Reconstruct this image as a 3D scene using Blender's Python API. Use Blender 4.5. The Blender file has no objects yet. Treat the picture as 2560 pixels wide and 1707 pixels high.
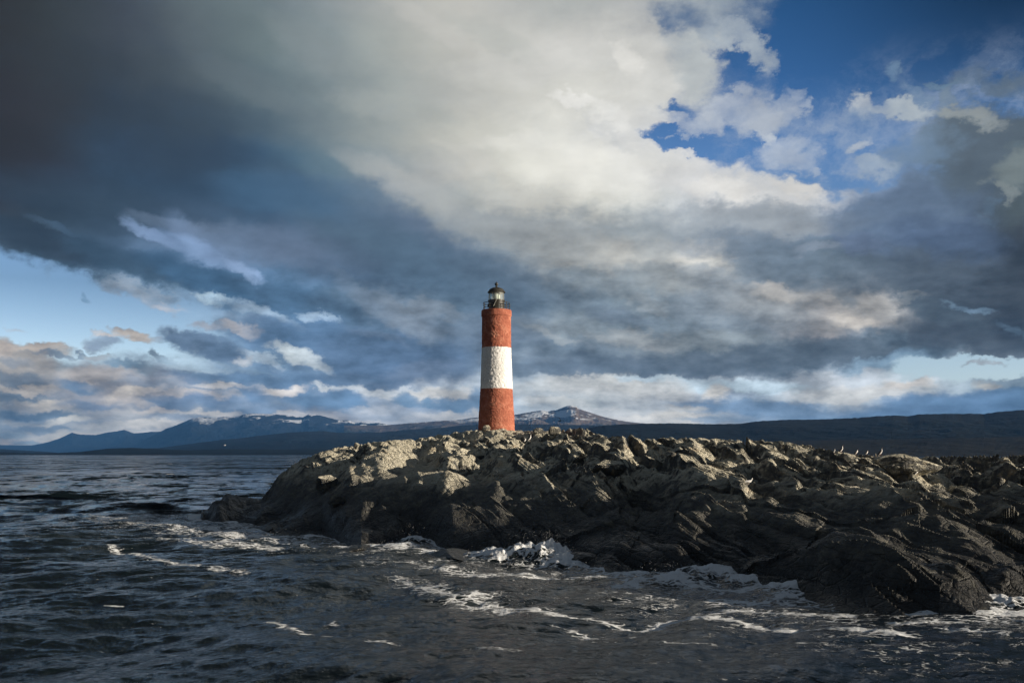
import bpy, math, random
import numpy as np
from mathutils import Vector, Matrix
R = math.radians
# ---------------------------------------------------------------- camera
F, CX, HY, EYE = 2489.0, 1280.0, 1133.5, 4.0       # focal length in source pixels, horizon row, eye height above the sea
scene = bpy.context.scene
cam_d = bpy.data.cameras.new('camera'); cam = bpy.data.objects.new('camera', cam_d)
scene.collection.objects.link(cam); scene.camera = cam
cam.location = (0, 0, EYE); cam.rotation_euler = (R(90), 0, 0)
cam_d.sensor_width = 36; cam_d.lens = F/2560*36
cam_d.shift_y = (HY-853.5)/2560
cam_d.clip_start = 0.5; cam_d.clip_end = 90000
# ---------------------------------------------------------------- light and exposure
SUN_EL, SUN_AZ = R(11), math.atan2(0.95, -0.31)   # azimuth clockwise from +Y (the viewing direction)
sdir = Vector((math.sin(SUN_AZ)*math.cos(SUN_EL), math.cos(SUN_AZ)*math.cos(SUN_EL), math.sin(SUN_EL)))
sl = bpy.data.lights.new('sun', 'SUN'); sun = bpy.data.objects.new('sun', sl)
scene.collection.objects.link(sun)
sl.energy = 5.0; sl.angle = R(0.53); sl.color = (1.0, 0.87, 0.70)
sun.rotation_euler = (-sdir).to_track_quat('-Z', 'Y').to_euler()
sun.location = (60, -20, 60)
vs = scene.view_settings
vs.view_transform = 'Standard'; vs.look = 'None'; vs.gamma = 1; vs.exposure = .55; vs.use_curve_mapping = False
scene.cycles.volume_bounces = 0
scene.cycles.max_bounces = 6
# ---------------------------------------------------------------- sky
def lin(c): 
    c = c/255.0
    return c/12.92 if c <= .04045 else ((c+.055)/1.055)**2.4
SKY_Y = [0,120,240,340,430,500,570,640,700,760,820,870,920,970,1010,1050,1110]
SKY = """50,50,50 56,62,65 72,78,88 98,110,116 110,124,130 140,150,156 168,172,172 195,194,190 184,186,186 182,186,186 182,184,186 150,162,175 130,148,168 90,115,145 60,80,110 50,60,80 45,48,55
50,50,50 55,60,64 62,70,80 88,98,106 105,120,124 132,146,152 170,176,174 190,190,186 200,200,197 205,205,204 208,208,206 190,192,195 160,172,185 110,130,155 70,90,120 55,65,85 48,52,60
50,48,50 54,56,60 56,64,72 78,90,98 92,108,118 120,134,140 160,168,168 180,182,180 200,200,196 216,216,212 222,222,220 205,207,209 165,176,190 150,162,178 110,130,155 90,110,130 75,85,95
46,44,44 50,52,56 50,62,76 62,78,92 72,90,106 108,124,134 158,166,166 196,196,190 218,218,212 228,228,224 222,223,225 200,205,215 176,188,206 168,178,192 145,158,175 120,132,138 75,88,100
48,46,48 52,54,64 48,64,84 54,76,104 60,88,118 90,118,136 140,152,160 190,190,188 220,220,212 232,231,224 224,225,226 222,222,226 190,200,215 155,172,198 125,145,175 90,108,125 100,112,115
52,54,60 50,62,74 50,70,84 56,80,106 64,96,130 84,112,140 108,128,150 160,168,172 205,206,202 222,221,213 205,208,208 190,196,204 185,190,200 130,150,180 95,115,145 88,102,122 78,88,92
56,68,80 58,72,84 85,108,135 110,135,168 95,125,160 90,115,150 88,108,135 110,125,145 150,158,165 170,175,178 150,160,168 140,152,165 135,148,162 105,125,150 88,105,135 80,95,112 62,68,75
60,75,92 60,80,100 72,98,128 130,158,198 120,145,180 105,125,150 78,100,125 90,110,135 125,140,155 165,168,168 205,204,200 160,168,175 110,130,150 110,125,140 90,105,125 78,90,105 58,64,72
70,95,115 72,92,112 75,100,125 72,105,140 80,115,150 90,115,145 80,100,125 85,105,128 100,118,138 130,142,152 140,150,158 165,168,168 125,138,152 110,125,138 85,97,110 72,82,92 54,60,66
130,165,190 125,155,185 150,175,200 130,160,190 75,110,145 90,118,145 110,128,148 95,115,135 88,108,130 120,135,148 125,140,152 130,142,155 165,168,170 180,176,172 85,95,108 75,85,98 56,62,68
165,160,155 160,160,165 165,170,180 150,165,185 110,135,160 80,108,140 95,115,140 105,122,142 105,120,138 135,145,152 120,135,148 125,138,150 120,132,145 185,178,175 120,140,160 72,80,90 62,68,76
135,132,130 130,135,145 140,155,175 110,140,170 95,120,150 100,130,165 70,98,130 85,105,130 105,120,138 100,115,130 120,130,138 85,98,110 80,92,105 85,95,108 110,135,155 68,74,84 60,64,72
130,130,132 150,148,146 120,135,155 140,160,182 120,145,170 95,120,150 80,105,138 90,112,140 160,175,190 105,118,130 110,122,135 100,112,125 90,102,115 150,170,190 175,190,205 165,180,195 140,155,170
125,126,128 130,132,138 175,168,165 140,145,155 110,130,155 105,130,160 170,180,195 175,182,190 150,165,180 185,185,185 190,190,188 180,185,192 175,190,205 190,190,192 185,190,195 165,180,190 110,130,145
100,112,125 120,125,135 150,145,145 110,125,145 125,138,155 105,125,150 150,160,175 120,140,165 165,175,185 170,178,182 185,188,190 160,170,185 150,165,180 160,170,180 150,165,180 90,115,145 75,95,120
120,130,140 135,145,155 165,165,165 170,170,170 150,150,155 170,165,165 150,155,165 175,172,172 190,185,182 175,178,182 185,185,182 200,195,185 120,140,165 120,140,165 100,125,155 75,100,135 65,85,110
150,150,150 185,178,170 180,178,175 175,172,172 165,165,165 170,165,165 160,162,168 175,172,172 190,185,182 175,178,182 185,185,182 180,178,172 140,150,168 130,145,168 110,130,155 85,105,135 75,92,115"""
G = np.array([[[lin(float(v)) for v in c.split(',')] for c in row.split()] for row in SKY.split('\n')])
# soft strokes laid over the coarse table: (x, y, rx, ry, tilt in degrees, (r,g,b) or None, cover or None, strength)
STROKES = [
 # the soft edge of the great pale bank, falling to the right
 (520,465,300,95,14,(52,70,90),None,.7),(860,560,200,60,24,(92,114,136),None,.6),(420,330,180,110,0,(52,64,80),None,.5),(260,520,280,60,8,(50,66,84),None,.7),
 (700,500,160,50,10,(70,104,138),None,.7),(1000,650,240,60,16,(84,108,132),None,.75),(1150,560,150,40,24,(150,160,166),None,.5),(1020,470,150,36,24,(196,197,193),None,.5),
 (1000,270,140,26,8,(170,176,174),None,.5),(780,120,110,40,30,(140,150,154),None,.4),(1230,95,110,30,25,(178,182,180),None,.5),
 (1400,160,260,40,-4,(214,214,211),None,.45),(1560,140,40,24,45,(236,234,230),None,.55),(1440,250,60,12,12,(240,239,238),None,.6),(1530,300,40,34,30,(240,240,239),None,.6),
 (1500,430,200,70,0,(233,232,225),None,.6),(1300,360,120,20,-4,(232,231,224),None,.5),(1200,420,120,14,30,(206,204,196),None,.5),(1330,500,140,24,10,(206,206,200),None,.5),
 (1540,330,90,10,40,(205,208,212),None,.35),(1080,60,120,24,30,(200,199,195),None,.5),(640,220,160,30,20,(108,120,128),None,.4),
 # openings of blue air
 (2230,100,370,190,10,None,-.1,1.0,.4),(2060,300,330,130,10,None,-.05,1.0,.5),(2400,240,200,60,6,None,.05,1.0,.3),(1850,170,50,50,0,None,0,1,.3),(1700,262,40,16,10,None,0,1),(1690,345,70,14,24,None,0,1),(1780,366,110,16,8,None,-.05,1,.3),
 (2100,420,180,50,0,None,0,1,.3),(1890,432,38,22,20,None,0,1,.3),
 (1740,140,62,110,-8,(180,187,192),1,.95),(1800,60,120,36,14,(150,163,176),.7,.8),(1885,128,105,30,33,(168,180,193),.95,.95,.3),(1950,170,30,30,30,(170,182,195),.95,.8),(1925,215,34,30,0,(160,175,196),.7,.7),
 (1875,282,92,44,6,(174,184,201),.95,.95,.2),(1800,275,50,26,-20,(176,186,204),.9,.8),(1745,312,52,30,0,(188,197,212),1,.9),(1912,342,26,14,50,(196,204,216),1,.9),(1975,255,14,40,10,(165,178,200),.8,.7),
 (2155,268,38,34,10,(186,193,202),1,.95,.3),(2260,278,95,20,10,(174,185,196),.95,.95,.3),(2335,295,26,12,-40,(165,178,192),.8,.8),(2252,185,22,20,30,(110,140,172),.6,.8),(2310,240,50,20,30,(130,155,182),.5,.7),
 (2130,318,60,36,0,(142,163,190),.75,.8),(2140,378,36,18,-30,(188,197,210),.95,.9),(2185,425,78,18,4,(164,181,202),.9,.85),(1965,378,72,32,8,(174,187,209),.9,.9),(2030,410,16,14,0,(180,190,208),.8,.8),(2060,365,40,12,10,(150,172,202),.6,.6),
 (2390,216,40,9,12,(105,134,162),.7,.8),(2500,222,95,28,22,(98,116,135),.85,.9),(2560,210,60,22,0,(104,118,130),.9,.8),(2400,250,18,26,-30,(125,145,165),.8,.7),
 (2450,390,125,95,12,(92,106,120),1.1,1,.1),(2300,385,80,44,0,(112,137,166),.8,.8),(2425,298,58,24,24,(158,166,168),1,.9),(2515,432,55,42,0,(128,140,142),1.1,.85),(2540,370,40,14,0,(104,118,124),1,.8),(2500,478,40,12,20,(140,150,152),1,.7),
 (2490,515,22,12,10,(92,118,146),None,.4),(2465,548,22,10,20,(88,112,140),None,.4),
 (1870,465,195,42,10,(212,213,216),1,.95,.2),(1810,470,62,28,16,(229,227,225),1,.9),(1992,462,58,20,10,(223,220,218),1,.9),(1900,545,230,34,4,(160,168,177),1,.8),(2250,540,180,46,2,(98,117,144),1.1,.85),(2350,600,160,50,10,(84,104,138),1.1,.6),
 # left: the dark shelf and the clear strip below it
 (60,760,290,95,13,None,-.15,1,.55),(300,800,240,66,14,None,-.1,1,.4),(480,800,70,34,0,None,.15,.9,.2),
 (110,604,170,34,12,(50,64,80),1.2,1,.3),(330,662,150,34,16,(60,84,108),1.2,1,.3),(520,702,140,36,18,(64,97,131),1.2,1,.3),(720,752,140,36,18,(72,103,136),1.2,1,.2),(880,790,120,30,18,(84,110,138),1.1,.7),
 (375,585,72,14,24,(136,165,210),1,.75),(440,600,60,22,20,(120,148,190),1,.7),(500,622,50,22,34,(132,162,205),1,.75),(560,640,40,20,30,(112,138,174),1,.6),(600,668,56,16,28,(142,170,212),1,.85),(450,560,120,14,6,(104,124,152),1,.6),(500,600,90,30,34,(132,160,204),1,.45),(540,610,40,18,30,(104,128,160),1,.6),(640,610,150,36,10,(106,124,152),1,.6),(760,630,140,46,14,(96,114,142),1,.7),(880,640,80,34,20,(82,102,126),1,.6),(150,572,50,8,20,(70,96,124),1,.6),(110,560,40,8,20,(74,98,124),1,.5),
 (360,740,75,18,15,(146,158,174),.8,.8),(420,775,40,8,25,(176,176,184),.75,.8),(215,756,12,15,-35,(96,132,166),.8,.9),(130,685,26,14,60,(120,150,182),.6,.7),(40,815,40,8,4,(168,168,176),.7,.7),
 (325,846,46,16,18,(212,197,184),1.05,.95,.2),(385,866,22,8,10,(160,160,165),.9,.7),(250,836,30,10,10,(196,184,178),.9,.8),(250,860,44,16,5,(122,143,168),.95,.85),(110,862,64,15,6,(182,166,152),1.1,.95,.3),(125,878,58,7,8,(98,112,132),1.1,.9),
 (308,919,36,11,8,(82,110,140),1.1,.95,.2),(385,898,26,12,38,(80,108,138),1.1,.95,.2),(410,912,26,7,5,(86,114,144),1.1,.9),(200,884,10,11,-30,(84,112,142),1.1,.9),(235,893,34,9,10,(160,152,152),1,.8),
 (250,900,110,22,10,(160,186,204),None,.4),(450,915,110,24,12,(170,192,208),None,.6),(150,905,40,16,0,(160,186,204),None,.4),
 (55,905,68,40,10,(150,144,138),1.1,.9,.1),(45,948,66,14,6,(92,104,118),1.1,.8),(30,895,40,14,20,(104,116,132),1.1,.6),(20,860,30,26,0,(190,172,158),1.1,.8),
 (230,940,84,20,8,(168,158,152),1.1,.85,.1),(190,968,50,16,10,(86,110,138),1.1,.9,.1),(280,968,70,9,0,(136,138,146),1.1,.7),(360,962,90,12,4,(120,132,150),1.1,.7),(330,988,62,12,-10,(202,188,172),1.1,.9),(420,950,60,8,6,(150,154,164),1.1,.6),
 (60,970,70,8,4,(180,166,150),1.1,.8),(60,990,80,9,4,(84,98,112),1.1,.85),(120,1010,66,14,8,(192,178,158),1.1,.85),(40,1008,50,8,4,(140,138,136),1.1,.7),(90,1033,100,9,4,(80,96,112),1.1,.9),(230,1020,70,10,4,(98,114,138),1.1,.8),(260,1036,60,8,0,(160,156,154),1.1,.6),
 (60,1052,60,8,6,(160,158,150),1.1,.7),(170,1052,60,8,-8,(198,190,174),1.1,.8),(120,1070,90,8,4,(104,120,136),1.1,.8),(190,1085,70,8,0,(180,172,158),1.1,.7),(30,1080,40,10,0,(120,136,146),1.1,.7),(80,1103,46,7,0,(116,136,152),1.1,.8),(10,1110,20,16,0,(200,180,160),1.1,.7),
 (480,868,90,26,12,(96,119,148),1.1,.95,.1),(570,888,60,22,8,(90,114,144),1.1,.9),(590,826,38,13,6,(214,198,186),1.1,.95,.1),(520,826,40,12,0,(150,156,168),1.05,.8),(522,750,30,12,-12,(168,192,212),1,.85),(545,760,30,12,10,(84,116,150),1,.6),
 (660,788,100,14,18,(152,176,202),1,.8),(640,812,70,12,14,(112,134,162),1,.7),(800,802,46,10,14,(154,178,204),1,.75),(760,850,180,40,6,(82,112,148),1.1,.85,.1),(752,897,78,14,18,(196,207,214),1,.95,.1),(650,898,56,11,16,(172,190,208),1,.8),(700,925,60,10,10,(98,126,160),1.1,.7),(600,905,30,10,0,(186,190,196),1,.7),
 (620,948,190,14,0,(88,116,149),1.1,.9,.1),(480,965,50,14,16,(98,118,146),1.1,.85),(560,972,80,7,0,(196,190,186),1,.85),(700,979,62,11,-6,(214,204,198),1,.95,.2),(828,966,38,6,6,(200,206,212),1,.9),(630,990,38,18,20,(90,116,148),1.1,.9,.1),(800,1002,90,20,0,(94,124,158),1.1,.9,.1),(480,990,90,9,0,(186,174,168),1,.7),
 (500,1006,100,12,0,(98,120,150),1.1,.8),(400,1018,80,12,4,(92,114,142),1.1,.8),(330,1010,50,8,8,(186,170,154),1,.6),(640,1025,120,10,0,(110,132,160),1.1,.8),(390,1032,50,7,0,(190,176,164),1,.8),(530,1036,70,8,-2,(204,194,184),1,.85),(700,1042,110,7,0,(180,176,176),1,.8),(370,1064,66,11,-6,(212,203,190),1.1,.9),(260,1068,60,8,0,(190,184,172),1.1,.7),(440,1048,70,8,0,(122,136,156),1,.7),
 # middle: dark bases over the cream strip
 (1000,900,190,52,4,(80,103,133),1.1,.8,.2),(1010,790,110,34,22,(120,133,149),1,.75),(900,740,80,20,30,(112,132,156),1,.6),(1080,770,80,16,10,(132,142,154),1,.5),(960,850,60,14,10,(104,122,146),1,.5),(1060,925,90,22,-8,(98,114,138),1.05,.7),(900,950,120,14,0,(78,102,132),1.05,.8),
 (1010,978,160,10,3,(192,198,204),1,.9,.2),(1100,985,120,14,0,(196,192,186),1,.8),(870,992,38,17,20,(92,122,156),1.1,.95,.2),(1009,993,30,17,15,(98,126,156),1.1,.95,.2),(1055,1002,14,8,0,(104,132,160),1.1,.9),(1116,1008,60,11,8,(98,126,156),1.1,.9,.2),(1185,996,22,20,10,(98,126,156),1.1,.9,.2),
 (930,1018,60,10,0,(170,174,182),1,.8),(960,1036,90,9,0,(150,158,170),1,.7),(900,1052,90,8,0,(188,182,178),1,.7),(1140,1036,90,12,0,(196,192,188),1,.85),(1060,1052,110,8,0,(164,168,174),1,.7),
 (1290,590,190,34,12,(168,172,173),1,.55),(1250,700,120,40,12,(88,108,130),1,.6),(1400,720,120,34,20,(100,118,138),1,.5),(1620,755,48,14,24,(146,156,164),1,.75),(1500,700,80,24,20,(134,146,156),1,.4),(1330,810,80,16,14,(120,134,148),1,.5),(1400,842,84,13,17,(146,154,160),1,.7),(1560,790,80,16,10,(104,120,140),1,.6),(1610,843,104,19,6,(154,158,160),1,.7),
 (1400,880,160,16,2,(104,120,136),1,.7),(1560,915,270,24,1,(88,102,118),1.1,.95,.35),(1340,925,130,14,2,(96,112,130),1.1,.8),(1480,960,160,16,-1,(186,188,188),1,.7),(1660,946,110,7,0,(176,196,212),1,.8),(1380,1004,82,12,4,(196,195,190),1,.7),(1300,975,80,12,0,(176,180,182),1,.6),(1560,1000,100,16,4,(172,176,180),1,.5),(1500,1030,80,12,4,(184,184,184),1,.6),(1650,1046,100,13,-2,(208,202,192),1.1,.9,.1),(1540,1050,80,8,0,(196,192,186),1,.7),
 # right: heavy bases, sunlit gaps
 (1740,640,86,42,20,(208,206,200),1,.9),(1640,610,70,40,0,(160,168,174),1,.5),(1850,610,150,36,6,(118,134,154),1,.6),(2020,690,160,40,8,(108,124,142),1,.6),(1780,700,100,24,14,(126,140,156),1,.5),(1945,728,64,20,14,(192,188,184),1,.85),(1850,720,50,14,10,(156,162,168),1,.6),(1980,790,130,30,12,(140,148,156),1,.5),
 (2200,778,100,40,18,(176,173,170),1,.85),(2145,802,52,22,20,(204,194,184),1,.9),(2270,740,40,9,-8,(172,174,176),1,.8),(2120,740,30,16,30,(110,124,138),1,.5),(2340,690,200,46,6,(80,92,106),1.15,.75),(2060,620,60,14,0,(140,152,170),1,.6),(2150,610,60,22,30,(104,120,154),1,.5),
 (1800,850,140,24,4,(132,142,148),1,.75),(1960,862,110,16,6,(112,124,134),1,.6),(2070,884,240,30,2,(80,92,105),1.12,.97,.35),(1840,905,190,28,2,(86,98,111),1.12,.95,.35),(2290,846,36,17,34,None,-.1,1,.3),(2250,900,120,14,-6,(130,160,186),.7,.8),(2290,880,60,12,-10,(104,132,158),.9,.8),
 (2430,832,180,58,4,(64,72,82),1.2,.98,.35),(2360,775,110,30,20,(72,84,96),1.2,.9,.2),(2560,740,120,90,0,(56,62,70),1.2,.7),(2405,767,60,7,13,(112,140,168),1.1,.7),(2530,822,40,8,30,(88,112,136),1.1,.6),
 (2420,922,180,22,-2,None,-.2,1,.5),(2300,915,60,16,0,None,-.1,1,.3),(2460,911,66,7,-2,(160,163,170),.95,.9),(1850,965,155,15,2,(186,206,221),.8,.9,.3),(1800,985,34,20,10,(212,206,197),1.1,.95,.3),(1690,975,40,30,0,(190,190,188),1,.7),(1860,990,40,6,0,(150,165,185),1,.7),
 (2120,945,140,12,-2,(182,190,200),.9,.7),(2130,985,165,22,-2,(190,190,188),1,.9,.2),(2270,964,60,9,-2,(198,190,182),1,.9),(2470,962,34,10,0,(170,166,156),1.05,.9),(2540,985,40,20,0,(84,112,138),1.05,.8),(2160,1010,170,12,-3,(150,164,180),1,.8),(2400,1008,230,28,-4,(86,115,149),1.1,.95,.3),
 (1880,1020,170,18,4,(108,134,165),1.05,.9,.2),(2050,1035,150,14,-2,(116,138,164),1.05,.8),(1720,1018,52,7,3,(190,187,180),1,.85),(1700,1046,54,17,12,(212,205,192),1.1,.95,.3),(1800,1048,90,8,0,(140,158,178),1,.8),(2200,1040,200,16,-3,(92,118,150),1.1,.8),
]
STROKES = [(t[:6]+(t[6]*.88,)+t[7:]) if (t[0] > 1700 and t[1] < 445 and t[6] is not None and .6 < t[6] <= 1) else t for t in STROKES]
def calm_col(c):
    m_ = sum(c)/3; return tuple(m_+(v-m_)*(.62 if c[0] > c[2] else .92) for v in c)
STROKES = [t[:5]+((calm_col(t[5]) if t[5] is not None else None),)+t[6:] for t in STROKES]
def sky_at(px, py):
    """colour and cover of the sky table at source pixel (px, py) -> used only to fill the table of directions"""
    x = np.clip(px/160.0, 0, 15.999); i = x.astype(int); fx = x-i
    yy = np.array(SKY_Y, float); pyc = np.clip(py, 0, 1109.9)
    j = np.clip(np.searchsorted(yy, pyc, side='right')-1, 0, len(yy)-2); fy = (pyc-yy[j])/(yy[j+1]-yy[j])
    fy = fy[...,None]; fx = fx[...,None]
    c = (G[j,i]*(1-fx)+G[j,i+1]*fx)*(1-fy) + (G[j+1,i]*(1-fx)+G[j+1,i+1]*fx)*fy
    return c

world = bpy.data.worlds.new('World'); scene.world = world; world.use_nodes = True
nt = world.node_tree; nt.nodes.clear()
class N:
    """tiny node builder"""
    def __init__(s, tree): s.t = tree
    def new(s, kind, **kw):
        n = s.t.nodes.new(kind)
        for k, v in kw.items(): setattr(n, k, v)
        return n
    def put(s, sock, v):
        if hasattr(v, 'is_output') or isinstance(v, bpy.types.NodeSocket): s.t.links.new(v, sock)
        elif v is not None: sock.default_value = v
    def m(s, op, a, b=None, c=None, clamp=False):
        n = s.new('ShaderNodeMath', operation=op); n.use_clamp = clamp
        s.put(n.inputs[0], a)
        if b is not None: s.put(n.inputs[1], b)
        if c is not None: s.put(n.inputs[2], c)
        return n.outputs[0]
    def vm(s, op, a, b=None, scale=None):
        n = s.new('ShaderNodeVectorMath', operation=op)
        s.put(n.inputs[0], a)
        if b is not None: s.put(n.inputs[1], b)
        if scale is not None: s.put(n.inputs['Scale'], scale)
        return n.outputs['Value'] if op in ('DOT_PRODUCT', 'LENGTH') else n.outputs[0]
    def sep(s, v):
        n = s.new('ShaderNodeSeparateXYZ'); s.put(n.inputs[0], v); return n.outputs
    def com(s, x, y, z):
        n = s.new('ShaderNodeCombineXYZ')
        for i, v in enumerate((x, y, z)): s.put(n.inputs[i], v)
        return n.outputs[0]
    def noise(s, vec, scale, detail=4, rough=.5, dist=0, lac=2.0, out=0):
        n = s.new('ShaderNodeTexNoise'); s.put(n.inputs['Vector'], vec)
        n.inputs['Scale'].default_value = scale; n.inputs['Detail'].default_value = detail
        n.inputs['Roughness'].default_value = rough; n.inputs['Distortion'].default_value = dist
        n.inputs['Lacunarity'].default_value = lac
        return n.outputs[out]
    def vor(s, vec, scale, feature='F1', out='Distance', rand=1, smooth=None):
        n = s.new('ShaderNodeTexVoronoi', feature=feature); s.put(n.inputs['Vector'], vec)
        n.inputs['Scale'].default_value = scale; n.inputs['Randomness'].default_value = rand
        return n.outputs[out]
    def rng(s, v, a, b, c=0, d=1, kind='SMOOTHSTEP'):
        n = s.new('ShaderNodeMapRange', interpolation_type=kind)
        s.put(n.inputs['Value'], v)
        for k, q in (('From Min', a), ('From Max', b), ('To Min', c), ('To Max', d)): s.put(n.inputs[k], q)
        return n.outputs[0]
    def mix(s, f, a, b, kind='MIX'):
        n = s.new('ShaderNodeMix', data_type='RGBA', blend_type=kind, clamp_factor=True)
        s.put(n.inputs[0], f); s.put(n.inputs[6], a); s.put(n.inputs[7], b); return n.outputs[2]
    def mixf(s, f, a, b):
        n = s.new('ShaderNodeMix', data_type='FLOAT', clamp_factor=True)
        s.put(n.inputs[0], f); s.put(n.inputs[2], a); s.put(n.inputs[3], b); return n.outputs[0]
    def ramp(s, f, stops, interp='LINEAR'):
        n = s.new('ShaderNodeValToRGB'); s.put(n.inputs[0], f); cr = n.color_ramp; cr.interpolation = interp
        while len(cr.elements) < len(stops): cr.elements.new(.5)
        for e, (p, c) in zip(cr.elements, stops): e.position = p; e.color = c
        return n.outputs
def table_row(stops):
    """one row of the sky table as a small node group of its own"""
    g = bpy.data.node_groups.new('sky_table_row', 'ShaderNodeTree')
    g.interface.new_socket('Fac', in_out='INPUT', socket_type='NodeSocketFloat')
    g.interface.new_socket('Color', in_out='OUTPUT', socket_type='NodeSocketColor')
    g.interface.new_socket('Alpha', in_out='OUTPUT', socket_type='NodeSocketFloat')
    q = N(g); gi = q.new('NodeGroupInput'); go = q.new('NodeGroupOutput')
    o = q.ramp(gi.outputs[0], stops, 'LINEAR')
    g.links.new(o[0], go.inputs[0]); g.links.new(o[1], go.inputs[1])
    return g
n = N(nt)
d = n.new('ShaderNodeTexCoord').outputs['Generated']
dx, dy, dz = n.sep(d)
AZR = 60.0; THRU = .62
az = n.m('ARCTAN2', dx, dy); el = n.m('ARCSINE', dz)
zc = n.m('ADD', n.m('MAXIMUM', dz, 0.0), 0.075)
P = n.com(n.m('DIVIDE', dx, zc), n.m('DIVIDE', dy, zc), 0.0)          # the flat cloud layer seen in perspective
# turbulence that frays the cloud edges
wv = n.noise(P, 1.5, 6, .60, out=1); wx, wy, wz = n.sep(wv)
D3 = n.vm('MULTIPLY', d, (1.0, 1.0, 1.45))
w2 = n.noise(D3, 9, 9, .64, out=1); vx, vy, vz = n.sep(w2)
w3 = n.noise(D3, 34, 7, .62, out=1); tx, ty, tz = n.sep(w3)
ka = n.m('ADD', n.m('MULTIPLY', n.m('SUBTRACT', tx, .5), R(2.8)), n.m('MULTIPLY', n.m('SUBTRACT', vx, .5), R(4.2)))
ke = n.m('ADD', n.m('MULTIPLY', n.m('SUBTRACT', ty, .5), R(2.4)), n.m('MULTIPLY', n.m('SUBTRACT', vy, .5), R(2.8)))
damp = n.rng(el, 0.0, R(12), .42, 1.0, 'LINEAR')
calm = n.rng(n.m('ADD', az, n.m('MULTIPLY', el, -.35)), R(-14), R(2), 0.55, 1.0)   # the great soft bank on one side is smooth
calm = n.m('MAXIMUM', calm, n.rng(el, R(9), R(12.5), 1, 0))
az2 = n.m('ADD', az, n.m('MULTIPLY', n.m('MULTIPLY', ka, damp), calm)); el2 = n.m('ADD', el, n.m('MULTIPLY', n.m('MULTIPLY', ke, damp), calm))
rows = [-0.5]+[math.degrees(math.atan((HY-y)/F)) for y in SKY_Y[::-1]]
u = n.m('DIVIDE', n.m('SUBTRACT', az2, R(-29)), R(58))
stops_az = np.linspace(-29, 29, 32)
colr = None
for k, e in enumerate(rows):
    px = CX+F*np.tan(np.radians(stops_az)); py = HY-F*math.tan(R(max(e, .3)))/np.cos(np.radians(stops_az))
    c = sky_at(px, py)
    uk = u if k == 0 else n.m('MULTIPLY_ADD', n.sep(colr)[0], 1e-7, u)      # each row waits for the one before, so few values are held at once
    gn = n.new('ShaderNodeGroup'); gn.node_tree = table_row([(i/31.0, (c[i,0], c[i,1], c[i,2], 1)) for i in range(32)]); nt.links.new(uk, gn.inputs[0])
    colr = gn.outputs[0] if k == 0 else n.mix(n.rng(n.m('MULTIPLY_ADD', n.sep(colr)[0], 1e-7, el2), R(rows[k-1]), R(e), 0, 1, 'SMOOTHSTEP'), colr, gn.outputs[0])
# single cloud masses and gaps: each a soft-edged patch at its own azimuth, elevation, size and tilt
g = bpy.data.node_groups.new('cloud_mass', 'ShaderNodeTree')
for nm, ty in (('Pos', 'Vector'), ('A', 'Vector'), ('B', 'Vector'), ('Soft', 'Float'), ('Strength', 'Float'), ('Col', 'Color'), ('Cover', 'Float'), ('NewCol', 'Color'), ('NewCover', 'Float')):
    g.interface.new_socket(nm, in_out='INPUT', socket_type='NodeSocket'+ty)
g.interface.new_socket('Col', in_out='OUTPUT', socket_type='NodeSocketColor'); g.interface.new_socket('Cover', in_out='OUTPUT', socket_type='NodeSocketFloat')
q = N(g); gi = q.new('NodeGroupInput').outputs; go = q.new('NodeGroupOutput').inputs
qs = q.new('ShaderNodeVectorMath', operation='MULTIPLY_ADD')      # waits for the mass before it, so few values are held at once
g.links.new(gi[5], qs.inputs[0]); qs.inputs[1].default_value = (1e-6, 1e-6, 0); g.links.new(gi[0], qs.inputs[2]); qs = qs.outputs[0]
uu = q.vm('DOT_PRODUCT', qs, gi[1]); vv = q.vm('DOT_PRODUCT', qs, gi[2])
ww = q.m('MULTIPLY', q.rng(q.m('MULTIPLY_ADD', uu, uu, q.m('MULTIPLY', vv, vv)), gi[3], 2.2, 1, 0), gi[4])
g.links.new(q.mix(ww, gi[5], gi[7]), go[0]); g.links.new(q.mixf(ww, gi[6], gi[8]), go[1])
pos = n.com(n.m('MULTIPLY', az2, 100), n.m('MULTIPLY', el2, 100), 1.0)
# shared noises: relief of the cloud bodies (brighter towards the sun) and the frayed edge of the cover
L = Vector((0.075, -0.01, 0.035))
r1 = n.noise(D3, 6.5, 8, .56); r2 = n.noise(n.vm('ADD', D3, tuple(L)), 6.5, 8, .56)
q1 = n.noise(P, 2.4, 7, .6); q2 = n.noise(n.vm('ADD', P, (0.12, -.12, 0)), 2.4, 7, .6)
D4 = n.vm('MULTIPLY', d, (1.0, 1.0, 2.3))
r3 = n.noise(D4, 24, 6, .58); r4 = n.noise(n.vm('ADD', D4, (0.018, 0, 0.016)), 24, 6, .58)
rel = n.m('ADD', n.m('MULTIPLY', n.m('SUBTRACT', r1, r2), 1.2), n.m('MULTIPLY', n.m('MULTIPLY', n.m('SUBTRACT', r3, r4), 3.0), n.rng(el, R(7), R(16), 1, .25)))
rel = n.m('MULTIPLY', rel, n.m('MULTIPLY', calm, n.rng(el, R(6), R(22), .6, .35)))
rel = n.m('ADD', 1.0, n.m('MAXIMUM', n.m('MINIMUM', rel, .55), -.45))
edge = n.m('ADD', n.m('MULTIPLY', n.m('SUBTRACT', n.noise(D3, 13, 9, .66), .5), 1.9), n.m('MULTIPLY', n.m('SUBTRACT', q1, .5), .5))
# the air between the island and the mountains dims what lies low behind it
thin = n.rng(el, R(.5), R(9), 1.0/THRU, 1.0, 'LINEAR')
rel = n.m('MULTIPLY', rel, thin)
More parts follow.
